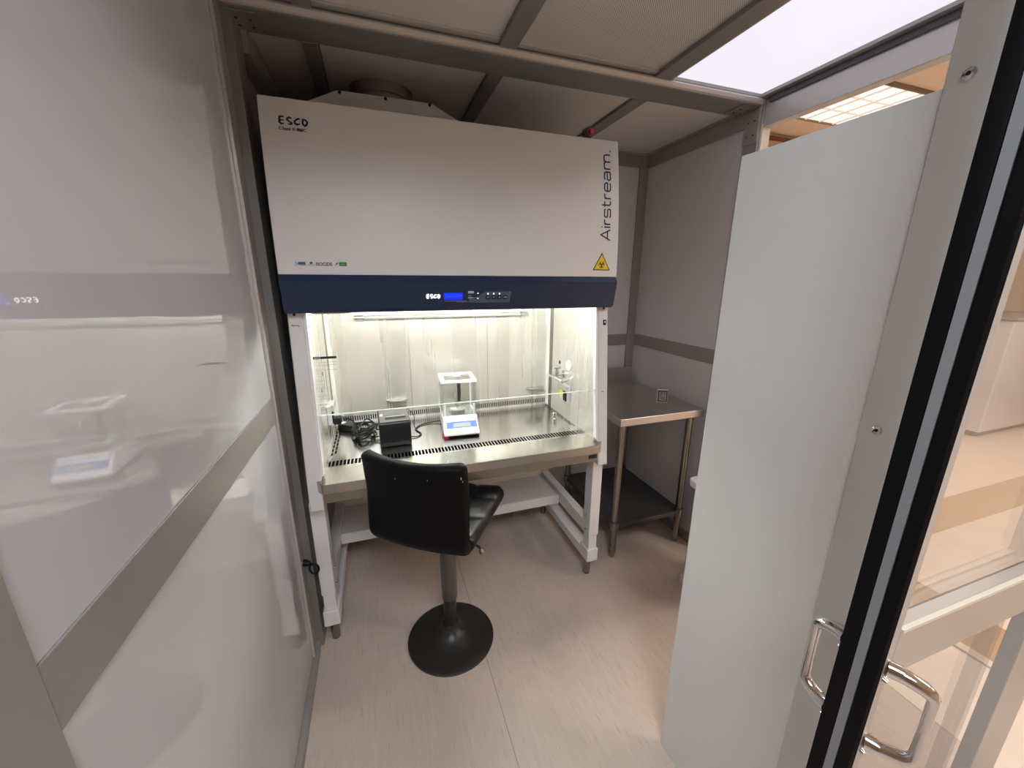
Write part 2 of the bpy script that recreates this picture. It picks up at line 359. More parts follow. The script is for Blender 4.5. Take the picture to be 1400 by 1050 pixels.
# double black lip seal on the closing edge, grey strip between
MB().prism([(DX+0.004, DY0), (DX-0.002, DY0+0.003), (DX-0.003, DY0+0.018), (DX-0.001, DY0+0.021), (DX+0.004, DY0+0.022)], 'z', 0.01, 2.34).build('edge_seal', G_RUBBER, dl)
MB().prism([(DX+0.004, DY1-0.026), (DX-0.001, DY1-0.025), (DX-0.003, DY1-0.020), (DX-0.002, DY1-0.003), (DX+0.004, DY1)], 'z', 0.01, 2.34).build('edge_seal', G_RUBBER, dl)
MB().box(DX-0.002, DX+0.004, DY0+0.0225, DY1-0.0265, 0.01, 2.34).build('edge_strip', mat('edge_grey', (0.30, 0.31, 0.33), 0.4), dl)
def pull(yb, sgn, x, out, lean):
    zt, zb = 1.010, 0.850
    def P(d, z): return (x+lean*d, yb+sgn*d, z)
    pts = [P(0, zt), P(0.022, zt-0.002)]
    pts += [P(out-0.016+0.016*math.sin(R(a)), zt-0.006-0.018+0.018*math.cos(R(a))) for a in (15, 40, 65, 90)]
    pts += [P(out, (zt+zb)/2)]
    pts += [P(out-0.016+0.016*math.sin(R(a)), zb+0.006+0.018-0.018*math.cos(R(a))) for a in (90, 65, 40, 15)]
    pts += [P(0.022, zb+0.002), P(0, zb)]
    rs = [0.012, 0.012] + [0.0115, 0.011, 0.0095, 0.0075] + [0.0065] + [0.0075, 0.0095, 0.011, 0.0115] + [0.012, 0.012]
    h = MB().tube(pts, rs, 14).build('handle', G_CHROME, dl, smooth=60)
    for z in (zt, zb):
        MB().tube([P(0, z), P(0.016, z)], [0.014, 0.013], 14).build('handle_mount', G_CHROME, h, smooth=50)
        MB().tube([(x, yb, z-0.026), (x, yb+sgn*0.006, z-0.026)], [0.006, 0.004], 12).build('screw', G_CHROME, h)
pull(DY0, -1, DX+0.014, 0.050, 0.55); pull(DY1, 1, DX+0.014, 0.044, 0.0)

# outer room ------------------------------------------------------------
G_OW = mat('outer_wall_cream', (0.80, 0.70, 0.60), 0.6, noise=0.03, nscale=(3, 3, 3))
G_OC = mat('outer_ceiling_peach', (0.93, 0.74, 0.57), 0.7, noise=0.03, nscale=(3, 3, 3))
struct(MB().box(2.2, 8.95, 1.12, 1.2, 0, 2.78).build('wall_outer_back', G_OW, smooth=0), 'cream wall of the outer room beyond the opening', 'wall')
cn = struct(MB().box(2.2, 8.95, 1.085, 1.12, 2.700, 2.735).build('trim_3', mat('cornice_brown', (0.22, 0.075, 0.045), 0.5), bevel=0.004), 'reddish brown cornice strip under the outer ceiling', 'cornice')
MB().box(2.2, 8.95, 1.09, 1.12, 2.665, 2.700).build('cornice_step', mat('cornice_tan', (0.62, 0.47, 0.33), 0.5), cn, smooth=0)
struct(MB().box(8.9, 8.98, -6, 1.2, 0, 2.78).build('wall_outer_right', G_OW, smooth=0), 'far cream wall of the outer room at right', 'wall')
struct(MB().box(-4, 8.98, -6.1, -6, 0, 2.78).build('wall_outer_front', G_OW, smooth=0), 'cream wall of the outer room behind the viewer', 'wall')
struct(MB().box(-4.1, -4, -6, 4, 0, 2.78).build('wall_outer_left', G_OW, smooth=0), 'cream wall of the outer room far left', 'wall')
struct(MB().box(-4, 2.2, 3.9, 4, 0, 2.78).build('wall_outer_rear', G_OW, smooth=0), 'cream wall of the outer room behind the clean room', 'wall')
struct(MB().box(-4, 8.98, -6, 4, 2.76, 2.85).build('ceiling_outer', G_OC, smooth=0), 'peach ceiling of the outer room', 'ceiling')
G_TE = emit_mat('troffer_warm', TROFFER_COL, TROFFER); G_TN = emit_mat('troffer_neutral', NEUTRAL_COL, 18.5); G_TV = emit_mat('troffer_louvered', (1.0, 0.94, 0.86), 0.75)
G_TF = mat('troffer_frame', (0.25, 0.17, 0.12), 0.5); G_TL = mat('louver_white', (0.85, 0.80, 0.74), 0.35, emit=TROFFER_COL, estr=0.15)  # louver blades glow faintly themselves, in place of lamplight on them
def troffer(cx, cy, sx, sy, label, louver, em):
    t = thing('ceiling_troffer', label, 'ceiling light', (cx, cy, 2.76), group='outer room troffers')
    x0, x1, y0, y1 = cx-sx/2, cx+sx/2, cy-sy/2, cy+sy/2
    MB().box(x0, x1, y0, y1, 2.745, 2.759).build('diffuser', em, t, smooth=0)
    for b in ((x0-0.012, x0, y0-0.012, y1+0.012), (x1, x1+0.012, y0-0.012, y1+0.012), (x0, x1, y0-0.012, y0), (x0, x1, y1, y1+0.012)):
        MB().box(*b, 2.735, 2.76).build('frame_bar', G_TF, t, smooth=0)
    if louver:
        for i in range(1, 4): MB().box(x0+(x1-x0)*i/4-0.003, x0+(x1-x0)*i/4+0.003, y0, y1, 2.735, 2.745).build('louver_blade', G_TL, t, smooth=0)
        for i in range(1, 3): MB().box(x0, x1, y0+(y1-y0)*i/3-0.003, y0+(y1-y0)*i/3+0.003, 2.735, 2.745).build('louver_blade', G_TL, t, smooth=0)
troffer(3.46, 0.52, 0.56, 0.52, 'square louvered ceiling light seen above the white partition', True, G_TV)
for cx, cy, em, lb in ((3.46, -2.0, G_TE, 'warm ceiling light of the outer room nearest the glass door'), (5.6, -0.8, G_TE, 'warm ceiling light of the outer room over the far white cabinet'),
                       (0.4, -2.3, G_TN, 'unseen neutral white ceiling light added just outside the clean room entrance'), (5.6, -3.4, G_TE, 'warm ceiling light in the far front corner of the outer room')):  # neutral one is an unseen lamp, added for light through the entrance
    troffer(cx, cy, 0.56, 1.1, lb, False, em)
# white cabinet far outside
oc = thing('storage_cabinet', 'white low cabinet standing far off in the outer room', 'cabinet', (6.9, 0.8, 0))
MB().box(6.29, 7.6, 0.53, 1.08, 0.06, 1.25).build('body', G_WPL, oc, bevel=0.01)
MB().box(6.33, 7.56, 0.57, 1.08, 0.004, 0.06).build('plinth', mat('plinth_grey', (0.35, 0.33, 0.33), 0.5), oc)
MB().box(6.27, 7.62, 0.51, 1.10, 1.25, 1.28).build('worktop', mat('worktop_grey', (0.40, 0.40, 0.42), 0.4), oc, bevel=0.004)

# ================================================================== SAFETY CABINET
W = 1.34
def prof(z):                                   # front panel profile y(z)
    t = (z-1.6335)/(2.19-1.6335); return 0.059*t**1.9
def post_y(z): return -0.035 + (z-0.73)*(0.085/0.756)
cab = thing('biosafety_cabinet', 'white biological safety cabinet with blue control band and lit steel work chamber', 'safety cabinet', (W/2, 0.38, 0))
# carcass: side panels, top box, back
for x0, x1 in ((0.0, 0.052), (W-0.052, W)):
    pts = [(post_y(z), z) for z in (0.73, 1.1, 1.52)] + [(0.07, 1.53), (0.07, 2.185), (0.77, 2.185), (0.77, 0.73)]
    MB().prism(pts, 'x', x0, x1).build('side_panel', G_WHITE, cab, bevel=0.006, seg=3)
MB().box(0.052, W-0.052, 0.08, 0.77, 1.56, 2.185).build('plenum_box', G_WHITE, cab, bevel=0.003)
MB().box(0.052, W-0.052, 0.64, 0.77, 0.75, 1.56).build('rear_panel', G_WHITE, cab, smooth=0)
fp = MB(); zs = [1.6335+(2.19-1.6335)*i/16 for i in range(17)]
pts = [(prof(z), z) for z in zs] + [(0.075, 2.19), (0.075, 1.6335)]
front = fp.prism(pts, 'x', 0, W).build('front_panel', G_WHITE, cab, bevel=0.0025)
# blue band
band = MB().prism([(0.0, 1.633), (-0.012, 1.612), (0.006, 1.512), (0.016, 1.499), (0.06, 1.499), (0.06, 1.633)], 'x', 0.0, W).build('control_band', G_BLUE, cab, bevel=0.004, seg=3)
def band_y(z): return -0.012 + (1.612-z)*0.018/0.1
# interior
MB().box(0.052, W-0.052, 0.600, 0.606, 0.903, 1.555).build('back_wall', G_STEEL, cab, smooth=0)
MB().box(0.052, W-0.052, 0.600, 0.606, 0.860, 0.874).build('back_wall', G_STEEL, cab, smooth=0)
MB().box(0.052, W-0.052, 0.625, 0.64, 0.80, 0.95).build('rear_void', G_DARKV, cab, smooth=0)  # dark-coloured box painting the shade behind the slots
bars = MB(); n = 106; a0, a1 = 0.056, W-0.056
for i in range(n+1):
    x = a0+(a1-a0)*i/n; bars.box(x-0.0026, x+0.0026, 0.600, 0.6015, 0.873, 0.909)
o = bars.build('rear_slot_grille', G_STEEL, cab, smooth=0); o['kind'] = 'stuff'
for sx, x0, x1 in ((-1, 0.052, 0.056), (1, W-0.056, W-0.052)):
    pts = [(post_y(z)+0.03, z) for z in (0.85, 1.1, 1.52)] + [(0.60, 1.55), (0.60, 0.85)]
    MB().prism(pts, 'x', x0, x1).build('chamber_side', G_STEEL, cab, smooth=0)
for x0, x1 in ((0.056, 0.074), (W-0.066, W-0.056)):
    MB().box(x0, x1, 0.575, 0.600, 0.862, 1.55).build('corner_strip', mat('corner_white', (0.88, 0.87, 0.80), 0.3), cab, bevel=0.003)
MB().box(0.052, W-0.052, 0.07, 0.62, 1.545, 1.56).build('chamber_ceiling', G_WPL, cab, smooth=0)
for x in (0.46, 0.90): MB().box(x-0.0012, x+0.0012, 0.5985, 0.6005, 0.908, 1.54).build('wall_seam', mat('seam_steel', (0.45, 0.44, 0.40), 0.4, 1.0), cab, smooth=0)
for x0, x1 in ((0.056, 0.058), (W-0.058, W-0.056)):
    MB().box(x0, x1, 0.535, 0.575, 0.862, 1.54).build('corner_gasket', mat('gasket_steel', (0.22, 0.215, 0.20), 0.4, 0.7), cab, smooth=0)
# lamp behind the hood
lamp = MB().cyl((0.12, 0.125, 1.528), (W-0.12, 0.125, 1.528), 0.013, 14).build('lamp_tube', emit_mat('cab_tube', (1.0, 0.99, 0.90), CAB_TUBE), cab)
# ultraviolet tube on the back wall
uv = MB().cyl((0.24, 0.555, 1.432), (1.09, 0.555, 1.432), 0.0105, 16).build('tube_lamp', mat('uv_tube', (0.33, 0.34, 0.33), 0.08, noise=0.02), cab, smooth=60)
for xa, xb in ((0.200, 0.245), (1.085, 1.130)):
    MB().cyl((xa, 0.555, 1.432), (xb, 0.555, 1.432), 0.013, 16).build('tube_cap', G_CHROME, uv)
    xm = (xa+xb)/2; MB().box(xm-0.012, xm+0.012, 0.555, 0.600, 1.418, 1.446).build('tube_socket', G_WPL, uv, bevel=0.003)
# work tray with slots
ZT = 0.86
TR = thing_tr = MB().box(0.10, W-0.10, 0.148, 0.600, ZT-0.004, ZT).build('work_tray', G_TRAY, cab, smooth=0)
MB().box(0.052, W-0.052, -0.005, 0.62, 0.80, 0.815).build('sump', G_DARKV, cab, smooth=0)  # dark colour paints the shade below the grilles
gr = MB(); n = 81; a0, a1 = 0.062, W-0.062
for i in range(n+1):
    x = a0+(a1-a0)*i/n; gr.box(x-0.0027, x+0.0027, 0.086, 0.137, ZT-0.001, ZT)
gr.box(0.056, W-0.056, 0.137, 0.148, ZT-0.004, ZT); gr.box(0.056, W-0.056, 0.070, 0.086, ZT-0.004, ZT)
o = gr.build('front_grille', G_TRAY, cab, smooth=0); o['kind'] = 'stuff'
for xa, d in ((0.056, 1), (W-0.056, -1)):
    sd = MB()
    def sb(u0, u1, y0, y1):
        x0, x1 = sorted((xa+d*u0, xa+d*u1)); sd.box(x0, x1, y0, y1, ZT-0.004, ZT)
    sb(0, 0.010, 0.148, 0.6); sb(0.018, 0.024, 0.148, 0.6); sb(0.032, 0.044, 0.148, 0.6)
    k = 0; y = 0.148
    sb(0.010, 0.018, 0.148, 0.185); sb(0.024, 0.032, 0.148, 0.205)
    while y < 0.58:
        sb(0.010, 0.018, y+0.037, y+0.047); sb(0.024, 0.032, y+0.057, y+0.067); y += 0.046
    o = sd.build('side_slot_grille', G_TRAY, cab, smooth=0); o['kind'] = 'stuff'
# front sill: sloped arm rest with chamfered corners
sill = MB()
top = [(0.032, 0.072, ZT), (W-0.032, 0.072, ZT), (W-0.032, -0.010, ZT-0.004), (W-0.036, -0.024, ZT-0.006), (W-0.058, -0.050, ZT-0.012), (0.058, -0.050, ZT-0.012), (0.036, -0.024, ZT-0.006), (0.032, -0.010, ZT-0.004)]
n = len(top); sill.add(top + [(x, y, 0.806) for x, y, z in top], [tuple(range(n)), tuple(reversed(range(n, 2*n)))] + [(i, n+i, n+(i+1) % n, (i+1) % n) for i in range(n)])
sill.build('front_sill', brushed('sill_steel', (0.40, 0.39, 0.36), 0.22, 'x', 0.06, 0.05), cab, bevel=0.002)
pan = MB().box(0.052, W-0.052, -0.028, 0.75, 0.755, 0.806).build('drain_pan', mat('pan_steel', (0.30, 0.285, 0.25), 0.35, 1.0), cab, bevel=0.002)
MB().box(1.235, 1.28, -0.030, -0.027, 0.772, 0.792).build('rating_plate', G_BLACKP, pan, smooth=0)
# sash
def sash_y(z): return post_y(z)+0.012
sz = [1.108+(1.52-1.108)*i/2 for i in range(3)]
sash = MB().prism([(sash_y(sz[0]), sz[0]), (sash_y(sz[2]), sz[2]), (sash_y(sz[2])+0.005, sz[2]), (sash_y(sz[0])+0.005, sz[0])], 'x', 0.056, W-0.056).build('sash', G_SASH, cab, smooth=0)
MB().prism([(sash_y(1.105)-0.001, 1.1055), (sash_y(1.108)-0.001, 1.1085), (sash_y(1.108)+0.006, 1.1085), (sash_y(1.105)+0.006, 1.1055)], 'x', 0.056, W-0.056).build('sash_edge', mat('sash_edge', (0.80, 0.82, 0.76), 0.3), sash, smooth=0)
for x0, x1 in ((0.052, 0.062), (W-0.062, W-0.052)):
    MB().prism([(post_y(0.87)+0.002, 0.87), (post_y(1.5)+0.002, 1.5), (post_y(1.5)+0.03, 1.5), (post_y(0.87)+0.03, 0.87)], 'x', x0, x1).build('sash_track', G_WPL, cab, smooth=0)
# sticker printed on the sash
def on_sash(mb, off=0.0012): return mb.map(lambda p: (p.x, sash_y(p.y)-off, p.y))
mb = MB(); rect2(mb, 0.068, 0.150, 1.325, 1.334); on_sash(mb).build('instruction_print', G_BLACKP, sash, smooth=0)
mb = text_mb('ESCO', 0.007, 1.3).map(lambda p: (p.x+0.071, p.y+1.327, 0)); on_sash(mb, 0.0018).build('instruction_print', G_WPL, sash, smooth=0)
mb = MB()
for z in (1.312, 1.302, 1.283, 1.243, 1.215, 1.185, 1.150):
    ribbon(mb, [(0.069, z), (0.150 if z > 1.27 else 0.107, z)], 0.0009)
for k in range(18):
    z = 1.318-k*0.0098; x0 = 0.071; L = 0.03+0.04*random.random()
    if z < 1.28: L = min(L, 0.026)
    ribbon(mb, [(x0, z), (x0+L, z)], 0.0007)
ribbon(mb, [(0.107, 1.283), (0.107, 1.120)], 0.0008)
ribbon(mb, [(0.095, 1.262), (0.0955, 1.276)], 0.004); ribbon(mb, [(0.0865, 1.198), (0.087, 1.212)], 0.004)
ribbon(mb, [(0.076, 1.128), (0.094, 1.128), (0.085, 1.143)], 0.0012, True); ribbon(mb, [(0.085, 1.132), (0.085, 1.138)], 0.0012)
on_sash(mb).build('instruction_print', mat('print_grey', (0.10, 0.10, 0.09), 0.5), sash, smooth=0)
for a, b, m in ((0.083, 0.152, G_ALUL), (0.152, 0.215, mat('strip_yellow', (0.55, 0.48, 0.06), 0.5))):
    MB().box(a, b, post_y(1.497)-0.004, post_y(1.497), 1.4935, 1.4985).build('hood_label', m, cab, smooth=0)
# small marks on the posts
def on_post(mb, off=0.0008): return mb.map(lambda p: (p.x, post_y(p.y)-off, p.y))
mb = MB(); ribbon(mb, [(0.010, 1.452), (0.014, 1.456), (0.017, 1.451), (0.021, 1.455), (0.026, 1.452), (0.032, 1.454), (0.036, 1.449)], 0.0022); on_post(mb).build('handwritten_mark', G_BLACKP, cab, smooth=0)
MB().box(1.314, 1.328, post_y(1.43)-0.004, post_y(1.43)+0.002, 1.415, 1.440).build('rocker_switch', G_BLKPL, cab, bevel=0.0015)
mb = MB(); rect2(mb, 1.318, 1.324, 1.426, 1.434); mb.map(lambda p: (p.x, post_y(1.43)-0.0045, p.y)).build('switch_mark', G_WPL, cab, smooth=0)
for x, m in ((1.310, G_BLACKP), (1.316, G_ALUL)): MB().cyl((x, post_y(1.10)-0.003, 1.10), (x, post_y(1.10)+0.001, 1.10), 0.0022, 8).build('indicator', m, cab)
for x in (0.024, W-0.024):
    MB().cyl((x, post_y(1.493)-0.004, 1.493), (x, post_y(1.493)+0.003, 1.493), 0.005, 10).build('screw', G_DARKV, cab)
# half-round finger tabs on the back wall
for x in (0.378, 1.198):
    tb = MB().prism([(x+0.056*math.cos(R(a)), 0.600-0.042*math.sin(R(a))) for a in range(0, 181, 12)], 'z', 0.964, 0.978)
    tb.build('finger_tab', mat('tab_grey', (0.42, 0.40, 0.36), 0.3, 0.8), cab, bevel=0.002)
# right wall fittings
xw = W-0.056
MB().cyl((xw-0.004, 0.318, 1.165), (xw, 0.318, 1.165), 0.030, 24).build('port_cover', G_WPL, cab, bevel=0.001)
MB().cyl((xw-0.002, 0.430, 1.163), (xw, 0.430, 1.163), 0.011, 16).build('port_hole', G_DARKV, cab)
vlv = MB().cyl((xw-0.05, 0.37, 1.105), (xw, 0.37, 1.105), 0.012, 14).build('service_valve', G_CHROME, cab, smooth=60)
MB().cyl((xw-0.006, 0.37, 1.105), (xw-0.0005, 0.37, 1.105), 0.024, 18).build('valve_flange', G_CHROME, vlv)
MB().tube([(xw-0.045, 0.30, 1.082), (xw-0.045, 0.40, 1.082), (xw-0.045, 0.45, 1.080), (xw-0.045, 0.50, 1.078)], [0.010, 0.010, 0.006, 0.005], 12).build('spout', G_CHROME, vlv)
MB().tube([(xw-0.045, 0.37, 1.10), (xw-0.045, 0.37, 1.140)], [0.012, 0.009], 12).build('valve_stem', G_CHROME, vlv)
MB().lathe([(0.004, 0), (0.022, 0.003), (0.024, 0.012), (0.016, 0.018)], n=16).map(lambda p: (xw-0.045+p.x, 0.37+p.y, 1.140+p.z)).build('valve_knob', G_CHROME, vlv)
MB().tube([(xw-0.04, 0.30, 1.082), (xw-0.03, 0.26, 1.10), (xw-0.015, 0.235, 1.125)], [0.009, 0.006, 0.005], 10).build('valve_lever', G_CHROME, vlv)
def outlet(x, d, y, z, nm):
    ob = MB().box(*sorted((x, x+d*0.020)), y-0.055, y+0.055, z-0.045, z+0.045).build('power_outlet', mat('outlet_grey', (0.50, 0.51, 0.53), 0.3), cab, bevel=0.004)
    MB().box(*sorted((x+d*0.020, x+d*0.032)), y-0.055, y+0.055, z+0.020, z+0.050).build('outlet_flap', G_ALUL, ob, bevel=0.003)
    MB().box(*sorted((x+d*0.020, x+d*0.023)), y+0.004, y+0.04, z-0.026, z+0.012).build('outlet_sticker', G_LIME, ob, smooth=0)
    MB().box(*sorted((x+d*0.020, x+d*0.026)), y-0.048, y-0.012, z-0.040, z+0.015).build('outlet_socket', G_BLKPL, ob, bevel=0.002)
outlet(xw, -1, 0.335, 1.010, 'r')
outlet(0.056, 1, 0.36, 1.010, 'l')
MB().lathe([(0.012, 0), (0.012, 0.004), (0.010, 0.006), (0.010, 0.026), (0.0125, 0.028), (0.0125, 0.036), (0.009, 0.038)], 1.215, 0.33, 18).map(lambda p: (p.x, p.y, p.z+ZT)).build('tap_post', G_CHROME, cab, smooth=40)
# hood graphics ---------------------------------------------------------
def on_front(mb, off=0.0009): return mb.map(lambda p: (p.x, prof(p.y)-off, p.y))
# ESCO brush letters, unit cell 1 x 1.25
def brush(x, z, s, sx=1.0):
    mb = MB()
    def st(off, pts, w): ribbon(mb, [(x+(off+p[0])*s*sx, z+p[1]*s) for p in pts], [q*s*1.12 for q in w])
    st(0, [(0.82, 1.22), (0.45, 1.25), (0.15, 1.15), (0.10, 0.7), (0.10, 0.25), (0.30, 0.04), (0.55, 0.06), (0.78, 0.22)], [0.20, 0.24, 0.28, 0.30, 0.30, 0.26, 0.20, 0.08])
    st(0, [(0.10, 0.62), (0.45, 0.66), (0.80, 0.64)], [0.2, 0.22, 0.12])
    st(1.15, [(0.78, 0.88), (0.74, 1.16), (0.50, 1.22), (0.16, 1.0), (0.12, 0.80), (0.40, 0.56), (0.78, 0.36), (0.80, 0.18), (0.50, 0.06), (0.14, 0.14)], [0.06, 0.2, 0.28, 0.26, 0.24, 0.22, 0.26, 0.26, 0.22, 0.06])
    st(2.3, [(0.98, 1.12), (0.80, 1.16), (0.42, 0.98), (0.12, 0.66), (0.16, 0.30), (0.40, 0.16), (0.70, 0.20), (0.98, 0.38)], [0.10, 0.26, 0.24, 0.24, 0.28, 0.30, 0.26, 0.06])
    st(3.55, [(0.02, 1.12), (0.30, 1.14), (0.66, 1.02), (0.86, 0.70), (0.74, 0.30), (0.44, 0.06), (0.16, 0.30), (0.10, 0.65), (0.24, 1.08)], [0.12, 0.22, 0.26, 0.28, 0.28, 0.28, 0.28, 0.26, 0.2])
    return mb
on_front(brush(0.057, 2.108, 0.0185, 1.03)).build('brand_lettering', G_NAVY, front, smooth=0)
on_front(text_mb('Class II BSC', 0.0135, 1.25).map(lambda p: (p.x+0.054, p.y+2.0905, 0))).build('class_lettering', G_BLACKP, front, smooth=0)
# Airstream, thin wide letters reading upward
def airstream():
    xh, cap = 0.66, 1.0; L = []
    def rr(x0, x1, y0, y1, r, start=0): pass
    x = 0.0; st = []
    def put(wd, strokes):
        nonlocal x
        for s in strokes: st.append([(x+p[0], p[1]) for p in s])
        x += wd + 0.24
    put(1.16, [[(0, 0), (0.58, 1.0), (1.16, 0)], [(0.22, 0.30), (0.94, 0.30)]])
    put(0.06, [[(0.03, 0), (0.03, xh)], [(0.03, 0.86), (0.03, 0.97)]])
    put(0.55, [[(0.04, 0), (0.04, xh)], [(0.04, 0.36)] + arc(0.30, 0.36, 0.26, 0.28, 180, 90, 5) + [(0.55, 0.64)]])
    S = [(0.86, 0.54)] + arc(0.72, 0.52, 0.14, 0.14, 20, 90, 4) + arc(0.16, 0.50, 0.14, 0.16, 90, 270, 6) + arc(0.74, 0.17, 0.14, 0.15, 90, -90, 6) + arc(0.16, 0.14, 0.14, 0.12, 270, 180, 4)
    put(0.90, [S])
    put(0.60, [[(0.16, 0.92), (0.16, 0.22)] + arc(0.36, 0.20, 0.20, 0.18, 180, 270, 5) + [(0.58, 0.02)], [(0, 0.64), (0.56, 0.64)]])
    put(0.55, [[(0.04, 0), (0.04, xh)], [(0.04, 0.36)] + arc(0.30, 0.36, 0.26, 0.28, 180, 90, 5) + [(0.55, 0.64)]])
    Ee = [(0.02, 0.33), (0.90, 0.33)] + arc(0.66, 0.40, 0.24, 0.24, 0, 90, 5) + arc(0.26, 0.40, 0.24, 0.24, 90, 180, 5) + arc(0.26, 0.26, 0.24, 0.24, 180, 270, 5) + [(0.66, 0.02)] + arc(0.70, 0.18, 0.18, 0.16, 270, 330, 3)
    put(0.94, [Ee])
    Aa = [(0.06, 0.56)] + arc(0.24, 0.46, 0.18, 0.18, 140, 90, 3) + arc(0.64, 0.40, 0.24, 0.24, 90, 0, 5) + [(0.88, 0.0)]
    Ab = [(0.88, 0.36), (0.22, 0.36)] + arc(0.20, 0.19, 0.18, 0.17, 90, 270, 7) + [(0.66, 0.02)] + arc(0.68, 0.2, 0.20, 0.18, 270, 360, 4)
    put(0.92, [Aa, Ab])
    m1 = [(0.04, 0), (0.04, xh)]
    m2 = [(0.04, 0.40)] + arc(0.28, 0.40, 0.24, 0.24, 180, 90, 5) + arc(0.56, 0.42, 0.22, 0.22, 90, 0, 5) + [(0.78, 0.0)]
    m3 = [(0.78, 0.40)] + arc(1.02, 0.40, 0.24, 0.24, 180, 90, 5) + arc(1.30, 0.42, 0.22, 0.22, 90, 0, 5) + [(1.52, 0.0)]
    put(1.56, [m1, m2, m3])
    tot = x-0.24
    mb = MB(); k = 0.345/tot; kt = 0.046
    for s in st: ribbon(mb, [(1.298-p[1]*kt, 1.787+p[0]*k) for p in s], 0.0058)
    ribbon(mb, [(1.2985+0.003*math.cos(R(a)), 2.146+0.003*math.sin(R(a))) for a in range(0, 360, 45)], 0.002, True)
    return mb
on_front(airstream()).build('model_lettering', G_NAVY, front, smooth=0)
# biohazard triangle
bz = MB(); cx, zz = 1.260, 1.661
poly2(bz, [(cx-0.043, zz), (cx+0.043, zz), (cx, zz+0.075)]); on_front(bz).build('biohazard_sign', G_BLACKP, front, smooth=0)
bz = MB(); poly2(bz, [(cx-0.036, zz+0.004), (cx+0.036, zz+0.004), (cx, zz+0.067)]); on_front(bz, 0.0013).build('biohazard_sign', G_YELLOW, front, smooth=0)
bz = MB(); c0 = (cx, zz+0.024)
for a in (90, 210, 330):
    q = (c0[0]+0.0095*math.cos(R(a)), c0[1]+0.0095*math.sin(R(a)))
    pts = arc(q[0], q[1], 0.0085, 0.0085, a+35, a+325, 18)
    ribbon(bz, pts, [0.0008+0.0042*math.sin(math.pi*i/18) for i in range(19)])
    ribbon(bz, [(c0[0]+0.002*math.cos(R(a)), c0[1]+0.002*math.sin(R(a))), (c0[0]+0.007*math.cos(R(a+60)), c0[1]+0.007*math.sin(R(a+60)))], 0.002)
ribbon(bz, [(c0[0]+0.0098*math.cos(R(a)), c0[1]+0.0098*math.sin(R(a))) for a in range(0, 360, 15)], 0.0018, True)
on_front(bz, 0.0017).build('biohazard_sign', G_BLACKP, front, smooth=0)
# row of small badges
def badge(fn, m, off=0.0009):
    mb = MB(); fn(mb); on_front(mb, off).build('badge', m, front, smooth=0)
G_LB = mat('badge_blue', (0.22, 0.36, 0.50), 0.5); G_DB = mat('badge_dark', (0.03, 0.05, 0.09), 0.5); G_GR = mat('badge_green', (0.05, 0.20, 0.05), 0.5); G_LG = mat('badge_lime', (0.22, 0.45, 0.15), 0.5)
badge(lambda m: rect2(m, 0.057, 0.090, 1.664, 1.6765), G_LB)
badge(lambda m: ribbon(m, arc(0.066, 1.670, 0.006, 0.005, 60, 300, 8), 0.0018), G_WPL, 0.0013)
badge(lambda m: [rect2(m, 0.068+i*0.0053, 0.072+i*0.0053, 1.668, 1.675) for i in range(4)], G_DB, 0.0014)
badge(lambda m: (poly2(m, arc(0.107, 1.673, 0.005, 0.0038, 0, 330, 11)), ribbon(m, [(0.097, 1.6665), (0.117, 1.6665)], 0.0010)), G_DB)
on_front(text_mb('ISOCIDE', 0.0155, 0.92).map(lambda p: (p.x+0.1215, p.y+1.6645, 0))).build('badge', G_NAVY, front, smooth=0)
badge(lambda m: poly2(m, [(0.183, 1.666), (0.188, 1.6745), (0.195, 1.676), (0.191, 1.669)]), G_GR)
badge(lambda m: rect2(m, 0.197, 0.222, 1.664, 1.6775), G_GR)
badge(lambda m: (ribbon(m, [(0.201, 1.6735), (0.216, 1.6735)], 0.0018), ribbon(m, [(0.201, 1.669), (0.218, 1.669)], 0.0018)), G_LG, 0.0013)
# control panel on the blue band
def on_band(mb, off=0.0009): return mb.map(lambda p: (p.x, band_y(p.y)-off, p.y))
def cpl(name, m, fn, off=0.0009):
    mb = MB(); fn(mb); return on_band(mb, off).build(name, m, band, smooth=0)
cpl('keypad_plate', mat('keypad_grey', (0.07, 0.095, 0.14), 0.4), lambda m: poly2(m, [(0.735, 1.574), (0.842, 1.573), (0.835, 1.529), (0.700, 1.529), (0.665, 1.532), (0.665, 1.545), (0.70, 1.555)]))
cpl('display_screen', mat('lcd_blue', (0.004, 0.006, 0.05), 0.4, spec=0.2, emit=(0.006, 0.035, 0.85), estr=0.9), lambda m: rect2(m, 0.563, 0.638, 1.542, 1.569))
cpl('display_text', mat('lcd_text', (0.01, 0.02, 0.1), 0.4, spec=0.2, emit=(0.05, 0.13, 0.95), estr=0.9), lambda m: [ribbon(m, [(0.568+i*0.0068, z), (0.568+i*0.0068+random.choice((0.003, 0.005)), z+random.choice((0, 0.003, -0.003)))], 0.0022) for i in range(10) for z in (1.561, 1.555)], 0.0014)
on_band(brush(0.497, 1.5485, 0.0118, 0.98)).build('lit_brand_lettering', emit_mat('brand_glow', (1.0, 0.97, 0.9), 3.0), band, smooth=0)
G_KEY = mat('key_dark', (0.008, 0.014, 0.035), 0.4); G_KLT = mat('key_print', (0.45, 0.47, 0.52), 0.5); G_LED = emit_mat('led_white', (1, 0.97, 0.95), 1.5)
